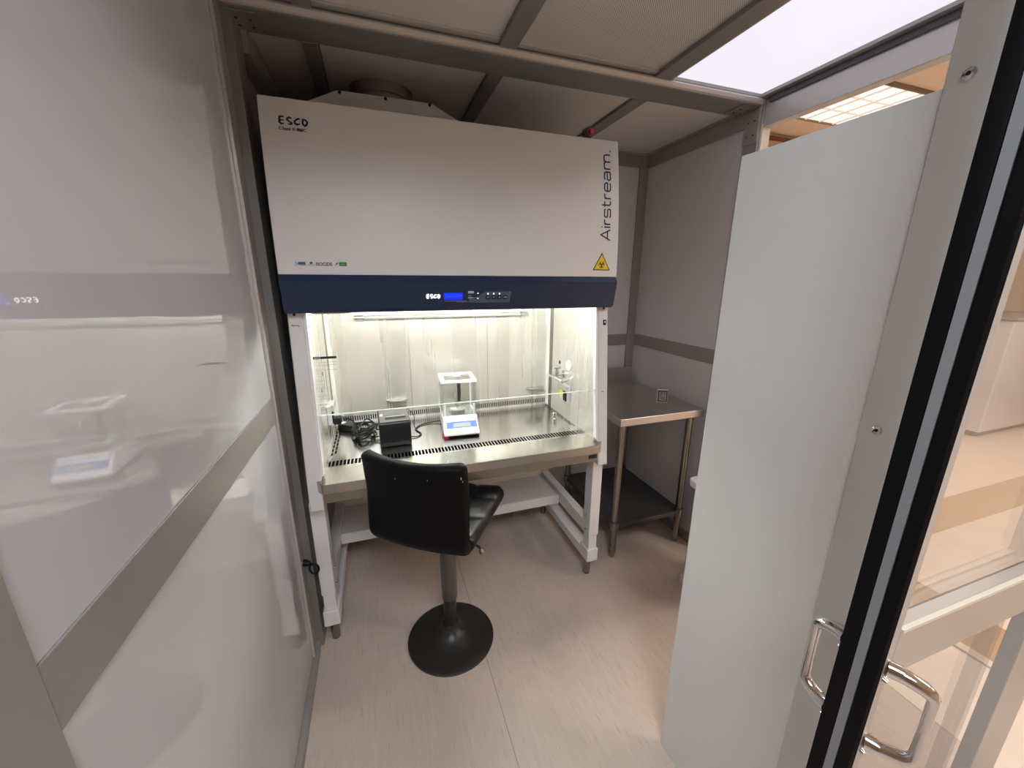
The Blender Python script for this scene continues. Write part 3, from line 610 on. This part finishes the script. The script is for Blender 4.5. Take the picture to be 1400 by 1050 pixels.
for i, x in enumerate((0.733, 0.757, 0.781, 0.806)):
    k = MB().box(x, x+0.018, band_y(1.551)-0.004, band_y(1.551)+0.002, 1.543, 1.558).build('key', G_KEY, band, bevel=0.0012)
    mb = MB(); ribbon(mb, [(x+0.006, 1.549), (x+0.012, 1.552)] if i < 3 else [(x+0.003, 1.5505), (x+0.015, 1.5505)], 0.003); mb.map(lambda p: (p.x, band_y(1.551)-0.0045, p.y)).build('key_symbol', G_KLT, k, smooth=0)
    if i < 3: cpl('led', G_LED, lambda m: poly2(m, [(x+0.009+0.003*math.cos(R(a)), 1.5645+0.003*math.sin(R(a))) for a in range(0, 360, 45)]), 0.0013)
cpl('keypad_print', G_KLT, lambda m: (rect2(m, 0.660, 0.683, 1.566, 1.575), rect2(m, 0.660, 0.683, 1.547, 1.551), ribbon(m, [(0.661, 1.557), (0.674, 1.557)], 0.0018), rect2(m, 0.566, 0.655, 1.5365, 1.5375), rect2(m, 0.612, 0.68, 1.5325, 1.5335)))
for zc in (1.565, 1.548): cpl('led', G_LED, lambda m: poly2(m, [(0.700-0.004, zc), (0.700+0.004, zc), (0.700, zc+(0.004 if zc > 1.56 else -0.004))]), 0.0013)
# exhaust transition and duct collar on top
hood = MB()
b0, b1, t0, t1 = (0.125, 0.30), (0.70, 0.74), (0.232, 0.36), (0.594, 0.68)
bs = [(0.125, 0.29, 2.19), (0.705, 0.29, 2.19), (0.705, 0.74, 2.19), (0.125, 0.74, 2.19)]
ms = [(0.125, 0.30, 2.275), (0.700, 0.30, 2.275), (0.700, 0.74, 2.275), (0.125, 0.74, 2.275)]
ts = [(0.232, 0.305, 2.326), (0.592, 0.305, 2.326), (0.592, 0.735, 2.326), (0.232, 0.735, 2.326)]
hood.add(bs+ms+ts, [(3, 2, 1, 0), (8, 9, 10, 11)] + [(i, (i+1) % 4, 4+(i+1) % 4, 4+i) for i in range(4)] + [(4+i, 4+(i+1) % 4, 8+(i+1) % 4, 8+i) for i in range(4)])
hd2 = hood.build('exhaust_transition', G_WHITE, cab, bevel=0.002)
for x in (0.240, 0.41, 0.585): MB().cyl((x, 0.300, 2.318), (x, 0.306, 2.318), 0.006, 10).build('screw', G_DARKV, hd2)
MB().lathe([(0.130, 2.326), (0.135, 2.328), (0.135, 2.370), (0.139, 2.374), (0.135, 2.378), (0.135, 2.417)], 0.405, 0.515, 36).build('duct_collar', mat('galvanised', (0.30, 0.29, 0.27), 0.45, 0.9, noise=0.25, nscale=(40, 40, 40)), cab, smooth=40)
MB().tube([(0.68, 0.32, 2.19), (0.69, 0.32, 2.24), (0.675, 0.33, 2.28), (0.645, 0.35, 2.27)], 0.004, 8).build('cable', mat('cable_grey', (0.35, 0.34, 0.32), 0.5), cab, smooth=60)
# alarm/emergency button on top right
eb = MB().tube([(1.219, 0.112, 2.186), (1.219, 0.112, 2.215)], 0.012, 14).build('button_stem', mat('button_grey', (0.13, 0.13, 0.14), 0.5), cab)
MB().tube([(1.217, 0.128, 2.226), (1.218, 0.122, 2.226), (1.222, 0.098, 2.224), (1.223, 0.090, 2.223)], [0.014, 0.020, 0.021, 0.016], 18).build('button_housing', mat('button_grey', (0.13, 0.13, 0.14), 0.5), eb, smooth=50)
MB().tube([(1.223, 0.090, 2.223), (1.2255, 0.078, 2.222)], [0.0125, 0.010], 16).build('push_button', mat('button_red', (0.55, 0.012, 0.03), 0.35), eb, smooth=50)

# stand ---------------------------------------------------------------------
st = thing('cabinet_stand', 'white tubular stand with steel feet carrying the safety cabinet', 'stand', (W/2, 0.4, 0))
for i, xc in enumerate((0.012, W-0.008)):
    MB().box(xc-0.029, xc+0.029, 0.035, 0.105, 0.275, 0.752 if 0 else 0.73).build('leg', G_STAND, st, bevel=0.004)
    MB().box(xc-0.025, xc+0.025, 0.040, 0.100, 0.19, 0.275).build('leg', G_STAND, st, bevel=0.003)
    MB().box(xc-0.034, xc+0.034, 0.030, 0.115, 0.112, 0.19).build('leg_boot', G_STAND, st, bevel=0.006)
    MB().box(xc-0.032, xc+0.032, 0.115, 0.765, 0.112, 0.165).build('base_rail', G_STAND, st, bevel=0.004)
    MB().box(xc-0.024, xc+0.024, 0.105, 0.70, 0.262, 0.335).build('side_rail', G_STAND, st, bevel=0.004)
    MB().box(xc-0.029, xc+0.029, 0.695, 0.765, 0.165, 0.73).build('leg', G_STAND, st, bevel=0.004)
    for yy in (0.085, 0.715):
        ft = MB().lathe([(0.018, 0.006), (0.019, 0.012), (0.019, 0.112)], xc, yy, 20).build('foot', G_LEGS, st, smooth=40)
        MB().lathe([(0.016, 0.0), (0.018, 0.002), (0.018, 0.006)], xc, yy, 20).build('foot_pad', G_DARKV, ft)
    sd = 1 if i == 0 else -1
    for z in (0.385, 0.255 if 0 else 0.30):
        MB().tube([(xc+sd*0.029, 0.07, z), (xc+sd*0.036, 0.07, z)], [0.007, 0.004], 10).build('bolt', G_CHROME, st)
        MB().tube([(xc-sd*0.029, 0.07, z), (xc-sd*0.037, 0.07, z)], [0.007, 0.004], 10).build('bolt', G_CHROME, st)
MB().box(0.036, W-0.032, 0.42, 0.70, 0.250, 0.312).build('cross_shelf', G_STAND, st, bevel=0.004)
MB().box(0.036, W-0.032, 0.70, 0.72, 0.250, 0.70).build('rear_apron', G_STAND, st, smooth=0)

# cord loop at left wall ---------------------------------------------------------
LX, LY, LZ = XL+0.006, 0.012, 0.478
cl = thing('cord_loop', 'black cord looped from a chrome stud on the left wall', 'cord', (LX, LY, LZ))
MB().tube([(LX, LY, LZ), (LX+0.004, LY, LZ)], 0.018, 14).build('stud', G_CHROME, cl)
MB().tube([(LX+0.004, LY, LZ), (LX+0.016, LY-0.004, LZ-0.001), (LX+0.030, LY-0.010, LZ-0.003)], [0.014, 0.014, 0.009], 12).build('grip', G_BLKPL, cl)
lpn = [(LX+0.026, LY-0.008, LZ-0.002)]
for a in range(100, -250, -18): lpn.append((LX+0.042+0.018*math.cos(R(a)), LY-0.014-0.006*math.sin(R(a/2)), LZ-0.028+0.026*math.sin(R(a))))
MB().tube(lpn, 0.0042, 8).build('cord', G_BLKPL, cl, smooth=60)

# ================================================================== BAR STOOL
sx_, sy_ = 0.522, -0.09
stool = thing('bar_stool', 'black leatherette bar stool with low back and round trumpet base', 'stool', (sx_, sy_, 0), R(-36))
def sp(mb, name, m, par=stool, **k): return mb.build(name, m, par, local=True, **k)
sp(MB().lathe([(0.192, 0.0), (0.197, 0.003), (0.197, 0.007), (0.190, 0.011), (0.150, 0.017), (0.110, 0.026), (0.075, 0.040), (0.052, 0.056), (0.040, 0.072), (0.036, 0.080)], n=64), 'base', G_BLACKM, smooth=50)
sp(MB().lathe([(0.035, 0.078), (0.036, 0.082), (0.036, 0.086), (0.030, 0.090)], n=32), 'base_collar', G_BLACKM, smooth=50)
sp(MB().lathe([(0.029, 0.088), (0.029, 0.235)], n=32), 'gas_lift', G_BLACKM, smooth=50)
sp(MB().lathe([(0.034, 0.228), (0.035, 0.230), (0.035, 0.600), (0.030, 0.604)], n=32), 'column_sleeve', G_SLEEVE, smooth=50)
sp(MB().box(-0.09, 0.09, -0.09, 0.09, 0.600, 0.624), 'seat_plate', G_BLACKM, bevel=0.004)
lv = MB().tube([(0.06, -0.05, 0.608), (0.19, -0.10, 0.606), (0.205, -0.106, 0.600)], [0.005, 0.005, 0.005], 8)
lv = sp(lv, 'height_lever', G_BLACKM, smooth=60)
sp(MB().tube([(0.200, -0.104, 0.602), (0.210, -0.108, 0.590)], [0.011, 0.013], 10), 'lever_knob', G_SLEEVE, lv, smooth=60)
# seat and back: thick pads with rounded corners; u across width, s along profile
HW = 0.203
def pad(fn, n, su, sv, th, puff, cells, rc=0.06, ends=(True, True)):
    """fn(u,s)->(point, normal); returns closed pad mesh"""
    mb = MB(); top = []; bot = []
    nu, ns = su, sv
    for j in range(ns+1):
        for i in range(nu+1):
            u = -1+2*i/nu; s = j/ns
            p, nr = fn(u, s)
            du = (1-abs(u)); e = min(1, du/0.10); rim = math.sqrt(max(0, 1-(1-e)**2))
            ds = 1.0
            if ends[0]: ds = min(ds, s/0.07)
            if ends[1]: ds = min(ds, (1-s)/0.07)
            ds = max(0, min(1, ds)); rs = math.sqrt(max(0, 1-(1-ds)**2))
            k = 0.25+0.75*min(rim, rs)
            pf = 0
            if cells:
                cu, cs = cells
                a = abs(math.sin(math.pi*(u+1)/2*cu)); b = abs(math.sin(math.pi*s*cs))
                pf = puff*(min(a, b)**0.45 - 0.8)*min(rim, rs)
            top.append(p+nr*(th/2*k+pf)); bot.append(p-nr*(th/2*k))
    N = (nu+1)*(ns+1); fs = []
    for j in range(ns):
        for i in range(nu):
            a = j*(nu+1)+i; fs.append((a, a+1, a+nu+2, a+nu+1)); fs.append((N+a, N+a+nu+1, N+a+nu+2, N+a+1))
    for i in range(nu):
        fs.append((i, N+i, N+i+1, i+1)); a = ns*(nu+1)+i; fs.append((a, a+1, N+a+1, N+a))
    for j in range(ns):
        a = j*(nu+1); fs.append((a, a+nu+1, N+a+nu+1, N+a)); a += nu; fs.append((a, N+a, N+a+nu+1, a+nu+1))
    mb.add(top+bot, fs); return mb
def corner(u, s, s0, s1, r):
    """pull the width in near rounded ends; s in metres, ends at s0,s1"""
    d = min(s-s0 if s0 is not None else 9, s1-s if s1 is not None else 9)
    if d >= r: return 1.0
    return 1-(r-math.sqrt(max(0, r*r-(r-d)**2)))/HW
def seat_fn(u, s):
    L = s*0.41; wdt = HW*corner(u, L, None, 0.41, 0.075)
    y = -0.175+L; z = 0.655+0.016*(u*u)+0.018*max(0, (s-0.55)/0.45)**2*0+0.004
    z += 0.012*s
    if s > 0.86: z -= 0.02*((s-0.86)/0.14)**2
    return Vector((u*wdt, y, z)), Vector((-0.14*u, -0.03, 1)).normalized()
sp(pad(seat_fn, 0, 40, 40, 0.058, 0.018, (3, 3), ends=(False, True)), 'seat', mat('seat_leatherette', (0.007, 0.007, 0.0075), 0.33, noise=0.25, nscale=(90, 90, 90), bump=0.15, bscale=(260, 260, 260)), smooth=70)
def back_fn(u, s):
    # s from bottom bend to top
    H = s*0.405; wdt = HW*corner(u, H, None, 0.405, 0.022)
    rb = 0.065; arcL = rb*math.pi/2*0.93
    if H < arcL:
        a = H/rb; y = -0.175-rb*math.sin(a); z = 0.655+rb*(1-math.cos(a)); nr = Vector((0, math.sin(a), math.cos(a)))
    else:
        a = arcL/rb; q = H-arcL; y = -0.175-rb*math.sin(a)-0.10*q; z = 0.655+rb*(1-math.cos(a))+q; nr = Vector((0, 1, 0.1)).normalized()
    z += 0.016*u*u*max(0, 1-H/0.2)
    y += 0.050*u*u*min(1, H/0.25)
    if s > 0.90: y -= 0.010*((s-0.90)/0.10)**2
    return Vector((u*wdt, y, z)), (nr+Vector((-0.25*u*min(1, H/0.25), 0, 0))).normalized()
bk = sp(pad(back_fn, 0, 40, 40, 0.055, 0.008, (3, 3), ends=(False, True)), 'backrest', G_LEATHER, smooth=70)
G_WORN = mat('worn_white', (0.55, 0.54, 0.52), 0.7)
for u, s, r in ((-0.15, 0.86, 0.004), (0.42, 0.885, 0.003), (0.93, 0.90, 0.006), (0.95, 0.87, 0.004)):
    p, nr = back_fn(u, s); q = p-nr*0.0275; 
    t1 = Vector((1, 0, 0)); t2 = nr.cross(t1)
    mb = MB(); mb.add([q-nr*0.0008+(t1*math.cos(R(a))+t2*math.sin(R(a)))*r*(0.6+0.4*math.sin(a*3.1)) for a in range(0, 360, 30)], [tuple(range(12))])
    sp(mb, 'worn_spot', G_WORN, bk, smooth=0)

# ================================================================== STEEL TABLE
tb = thing('work_table', 'stainless steel work table with backsplash and dark lower shelf in the corner', 'table', (1.78, 0.45, 0))
TX0, TX1, TY0, TY1, TZ = 1.498, 2.062, 0.105, 0.835, 0.90
MB().box(TX0, TX1, TY0, TY1, TZ-0.045, TZ).build('tabletop', G_TABLE, tb, bevel=0.006, seg=3)
MB().box(TX0, TX1, TY1-0.02, TY1, TZ, TZ+0.105).build('backsplash', G_TABLE, tb, bevel=0.003)
for x in (TX0+0.046, TX1-0.052):
    for y in (TY0+0.05, TY1-0.07):
        MB().cyl((x, y, 0.075), (x, y, TZ-0.045), 0.020, 20).build('leg', G_LEGS, tb, smooth=40)
        MB().lathe([(0.013, 0), (0.016, 0.006), (0.016, 0.03), (0.021, 0.034), (0.021, 0.085)], x, y, 18).build('foot', G_LEGS, tb, smooth=30)
        MB().cyl((x, y, 0.188), (x, y, 0.240), 0.027, 20).build('shelf_socket', G_LEGS, tb, smooth=40)
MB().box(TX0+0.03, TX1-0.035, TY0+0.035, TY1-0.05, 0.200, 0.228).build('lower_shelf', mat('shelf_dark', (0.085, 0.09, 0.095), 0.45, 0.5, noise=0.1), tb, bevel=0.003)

th = thing('thermometer', 'small white digital thermometer standing on the steel table', 'thermometer', (1.915, 0.295, TZ+0.0005), R(-30))
def loc(mb, name, m, par, **k): return mb.build(name, m, par, local=True, **k)
tl = lambda p: (p.x, p.y+0.18*p.z, p.z)
loc(MB().box(-0.031, 0.031, -0.008, 0.010, 0.0, 0.078).map(tl), 'case', G_WPL, th, bevel=0.005, seg=3)
loc(MB().box(-0.027, 0.027, -0.0095, -0.008, 0.006, 0.073).map(tl), 'bezel', G_BLKPL, th, bevel=0.001)
loc(MB().box(-0.021, 0.021, -0.0105, -0.009, 0.012, 0.066).map(tl), 'screen', mat('lcd_grey', (0.33, 0.35, 0.31), 0.3), th, smooth=0)
mb = MB()
def seg7(mb, x, z, w, h, segs):
    S = {'a': [(0, h), (w, h)], 'b': [(w, h), (w, h/2)], 'c': [(w, h/2), (w, 0)], 'd': [(0, 0), (w, 0)], 'e': [(0, 0), (0, h/2)], 'f': [(0, h/2), (0, h)], 'g': [(0, h/2), (w, h/2)]}
    for c in segs: ribbon(mb, [(x+p[0], z+p[1]) for p in S[c]], 0.0022)
seg7(mb, -0.012, 0.044, 0.009, 0.017, 'abged'); seg7(mb, 0.003, 0.044, 0.009, 0.017, 'abc'); seg7(mb, -0.012, 0.019, 0.009, 0.016, 'fgbc'); seg7(mb, 0.003, 0.019, 0.009, 0.016, 'afgcd')
mb.map(lambda p: tl(Vector((p.x, -0.0112, p.y)))); loc(mb, 'display_digits', G_BLACKP, th, smooth=0)

# white bin half hidden behind the partition
bn = thing('waste_bin', 'white plastic bin with flat lid half hidden behind the partition', 'bin', (1.93, -0.30, 0))
def rrect(x0, x1, y0, y1, r, n=6):
    return arc(x1-r, y1-r, r, r, 0, 90, n)+arc(x0+r, y1-r, r, r, 90, 180, n)+arc(x0+r, y0+r, r, r, 180, 270, n)+arc(x1-r, y0+r, r, r, 270, 360, n)
MB().prism(rrect(1.792, 2.05, -0.46, -0.145, 0.03), 'z', 0.030, 0.600).build('body', G_WPL, bn, smooth=40)
MB().prism(rrect(1.766, 2.075, -0.485, -0.12, 0.045), 'z', 0.596, 0.630).build('lid', G_WPL, bn, bevel=0.005, smooth=40)
MB().prism(rrect(1.780, 2.062, -0.472, -0.132, 0.035), 'z', 0.0, 0.040).build('base_rim', G_WPL, bn, bevel=0.005, smooth=40)

# ================================================================== THINGS IN THE CABINET
# analytical balance
bal = thing('analytical_balance', 'white analytical balance with glass draft shield and blue display', 'balance', (0.672, 0.345, ZT), R(-4))
def bl(mb, name, m, par=bal, **k): return mb.build(name, m, par, local=True, **k)
bl(MB().box(-0.082, 0.082, -0.118, 0.130, 0.004, 0.012), 'base_plate', G_BLKPL, bevel=0.002)
bl(MB().prism([(-0.125, 0.012), (-0.125, 0.026), (-0.062, 0.072), (-0.056, 0.090), (0.132, 0.090), (0.132, 0.012)], 'x', -0.088, 0.088), 'housing', G_WPL, bevel=0.006, seg=3)
sl = lambda u, v, off: (u, -0.125+0.063*v - off*0.59, 0.026+0.046*v + off*0.81)
def face(u0, u1, v0, v1, off): mb = MB(); mb.add([sl(u0, v0, off), sl(u1, v0, off), sl(u1, v1, off), sl(u0, v1, off)], [(0, 1, 2, 3)]); return mb
pn = bl(face(-0.072, 0.080, 0.38, 0.88, 0.001), 'display_panel', mat('panel_blue', (0.010, 0.07, 0.36), 0.35), smooth=0)
bl(face(-0.038, 0.048, 0.46, 0.76, 0.0016), 'screen', mat('lcd_green', (0.20, 0.27, 0.24), 0.25), pn, smooth=0)
for u in (-0.045, -0.005, 0.015, 0.035, 0.055): bl(face(u-0.004, u+0.004, 0.17, 0.25, 0.001), 'button', mat('button_mark', (0.30, 0.30, 0.34), 0.5), smooth=0)
for x, y in ((-0.075, -0.105), (0.075, -0.105), (-0.075, 0.12), (0.075, 0.12)):
    bl(MB().lathe([(0.012, 0.0), (0.014, 0.002), (0.014, 0.010)], x, y, 14), 'levelling_foot', mat('foot_red', (0.50, 0.02, 0.03), 0.4) if y < 0 and x < 0 else G_BLKPL, smooth=40)
bl(MB().tube([(-0.090, -0.085, 0.010), (-0.094, -0.085, 0.010)], 0.010, 12), 'levelling_knob', mat('foot_red', (0.50, 0.02, 0.03), 0.4))
bl(MB().box(-0.076, 0.076, -0.042, 0.122, 0.090, 0.0915), 'chamber_floor', G_CHROME if 0 else mat('bal_floor', (0.55, 0.55, 0.54), 0.25, 0.8), smooth=0)
pnn = bl(MB().lathe([(0.012, 0.0915), (0.012, 0.100), (0.042, 0.102), (0.043, 0.106), (0.040, 0.108)], 0.0, 0.035, 32), 'weighing_pan', mat('pan_bright', (0.78, 0.78, 0.76), 0.25, 0.9), smooth=40)
T = 0.276
for b in ((-0.090, 0.090, -0.054, -0.036), (-0.090, 0.090, 0.112, 0.132), (-0.090, -0.068, -0.036, 0.112), (0.068, 0.090, -0.036, 0.112)):
    bl(MB().box(*b, T-0.014, T), 'top_frame_bar', G_WPL, bevel=0.002)
bl(MB().box(-0.068, 0.068, -0.036, 0.112, T-0.008, T-0.005), 'pane', G_GLASS, smooth=0)
bl(MB().box(-0.018, 0.022, 0.050, 0.072, T-0.005, T+0.006), 'lid_handle', G_WPL, bevel=0.002)
bl(MB().box(-0.084, 0.084, -0.050, -0.047, 0.090, T-0.014), 'pane', G_GLASS, smooth=0)
for s in (-1, 1): bl(MB().box(*sorted((s*0.083, s*0.086)), -0.046, 0.115, 0.090, T-0.014), 'pane', G_GLASS, smooth=0)
bl(MB().box(-0.084, 0.084, 0.118, 0.121, 0.090, T-0.014), 'pane', G_GLASS, smooth=0)
for x in (-0.080, 0.080):
    bl(MB().box(x-0.003, x+0.003, 0.112, 0.120, 0.090, T-0.014), 'corner_post', G_WPL)
    bl(MB().box(x-0.0015, x+0.0015, -0.050, -0.046, 0.090, T-0.014), 'corner_post', mat('glass_edge', (0.35, 0.42, 0.40), 0.2))
bl(MB().box(0.010, 0.030, 0.122, 0.130, 0.090, T-0.014), 'rear_post', mat('post_silver', (0.55, 0.55, 0.54), 0.5), bevel=0.002)
for x in (-0.082, 0.068): bl(MB().box(x, x+0.012, -0.049, -0.040, 0.092, 0.150), 'door_grip', G_WPL, bevel=0.002)

# receipt printer
pr = thing('receipt_printer', 'black receipt printer on the steel tray beside the tangled cables', 'printer', (0.347, 0.285, ZT), R(2))
def pl_(mb, name, m, par=pr, **k): return mb.build(name, m, par, local=True, **k)
pl_(MB().prism([(-0.070, 0.003), (-0.070, 0.108), (-0.066, 0.116), (0.078, 0.140), (0.078, 0.003)], 'x', -0.071, 0.071), 'body', G_BLKPL, bevel=0.005, seg=3)
ptop = lambda x, y, off: (x, y, 0.116+(y+0.066)*0.024/0.144+off)
def ptface(pts, off): mb = MB(); mb.add([ptop(x, y, off) for x, y in pts], [tuple(range(len(pts)))]); return mb
lidm = MB(); a = [ptop(x, y, 0.0) for x, y in ((-0.067, -0.060), (0.067, -0.060), (0.067, 0.074), (-0.067, 0.074))]; lidm.add(a+[(p[0], p[1], p[2]+0.004) for p in a], [(3,2,1,0),(4,5,6,7),(0,1,5,4),(1,2,6,5),(2,3,7,6),(3,0,4,7)])
lid = pl_(lidm, 'lid', mat('printer_lid', (0.045, 0.045, 0.046), 0.4, bump=0.05, bscale=(500, 500, 500)), bevel=0.0015)
pl_(ptface([(-0.044, -0.030), (-0.036, -0.038), (0.046, -0.038), (0.054, -0.030), (0.048, -0.008), (-0.038, -0.008)], 0.0048), 'paper_slot', G_DARKV, lid, smooth=0)
pl_(ptface([(-0.040, -0.014), (0.050, -0.014), (0.047, -0.009), (-0.037, -0.009)], 0.0052), 'paper_cutter', G_LEGS, lid, smooth=0)
pl_(ptface([(-0.062, 0.0), (-0.050, 0.0), (-0.050, 0.020), (-0.062, 0.020)], 0.0050), 'feed_button', mat('btn', (0.55, 0.54, 0.5), 0.4), lid, smooth=0)
pl_(MB().box(-0.066, 0.066, -0.0708, -0.069, 0.012, 0.022), 'front_groove', G_DARKV, smooth=0)
for x in (-0.055, 0.055):
    for y in (-0.055, 0.06): pl_(MB().cyl((x, y, 0), (x, y, 0.004), 0.008, 10), 'foot', G_BLKPL)

# power adapter + cables
ad = thing('power_adapter', 'black power adapter lying in the rear left corner of the tray', 'adapter', (0.125, 0.515, ZT), R(-38))
loc(MB().box(-0.045, 0.045, -0.030, 0.030, 0.0, 0.035), 'case', G_BLKPL, ad, bevel=0.004)
loc(MB().box(-0.042, -0.02, -0.018, 0.010, 0.035, 0.0356), 'label_patch', G_WPL, ad, smooth=0)
pg = tag(MB().box(0.076, 0.110, 0.335, 0.385, 0.955, 0.985).build('power_plug', G_BLKPL, bevel=0.004), 'black plug pushed into the left wall socket of the cabinet', 'plug')
def smooth_path(pts, n=6):
    P = [Vector(p) for p in pts]; out = []
    for i in range(len(P)-1):
        p0, p1, p2, p3 = P[max(i-1, 0)], P[i], P[i+1], P[min(i+2, len(P)-1)]
        for k in range(n):
            t = k/n; out.append(0.5*((2*p1)+(p2-p0)*t+(2*p0-5*p1+4*p2-p3)*t*t+(3*p1-p0-3*p2+p3)*t**3))
    out.append(P[-1]); return out
def cable(name, pts, r, label, m=G_BLKPL):
    return tag(MB().tube(smooth_path(pts), r, 8).build(name, m, smooth=60), label, 'cable')
rnd = random.Random(3)
tang = [(0.155, 0.49, ZT+0.02)]
for k in range(26):
    a = k*2.0+rnd.uniform(-0.5, 0.5); tang.append((0.205+0.058*math.cos(a)+rnd.uniform(-0.012, 0.012), 0.42+0.085*math.sin(a)+rnd.uniform(-0.02, 0.02), ZT+0.006+0.0016*k+rnd.uniform(0, 0.012)))
tang += [(0.262, 0.40, ZT+0.03), (0.285, 0.380, ZT+0.03)]
cable('power_cable', tang, 0.0034, 'black power cable coiled in a tangle left of the printer')
t2 = [(0.118, 0.36, 0.970), (0.135, 0.38, 0.965), (0.16, 0.40, 0.935), (0.165, 0.36, ZT+0.02)]
for k in range(12):
    a = 2.6+k*2.05; t2.append((0.20+0.048*math.cos(a)+rnd.uniform(-0.01, 0.01), 0.36+0.06*math.sin(a), ZT+0.008+0.003*k+rnd.uniform(0, 0.01)))
t2 += [(0.255, 0.33, ZT+0.02), (0.276, 0.315, ZT+0.02)]
cable('plug_cable', t2, 0.003, 'black cable dropping from the wall plug into the tangle')
cable('data_cable', [(0.420, 0.30, ZT+0.006), (0.455, 0.30, ZT+0.004), (0.475, 0.335, ZT+0.004), (0.455, 0.40, ZT+0.004), (0.485, 0.455, ZT+0.004), (0.55, 0.475, ZT+0.006), (0.60, 0.470, ZT+0.012)], 0.0032, 'dark cable curving across the tray from printer to balance')
cable('thin_wire', [(0.375, 0.385, ZT+0.02), (0.350, 0.47, ZT+0.03), (0.36, 0.53, ZT+0.075), (0.385, 0.548, ZT+0.090), (0.42, 0.54, ZT+0.080), (0.455, 0.50, ZT+0.05), (0.45, 0.44, ZT+0.012), (0.462, 0.38, ZT+0.003), (0.470, 0.345, ZT+0.008)], 0.0018, 'thin dark wire arching up behind the printer')
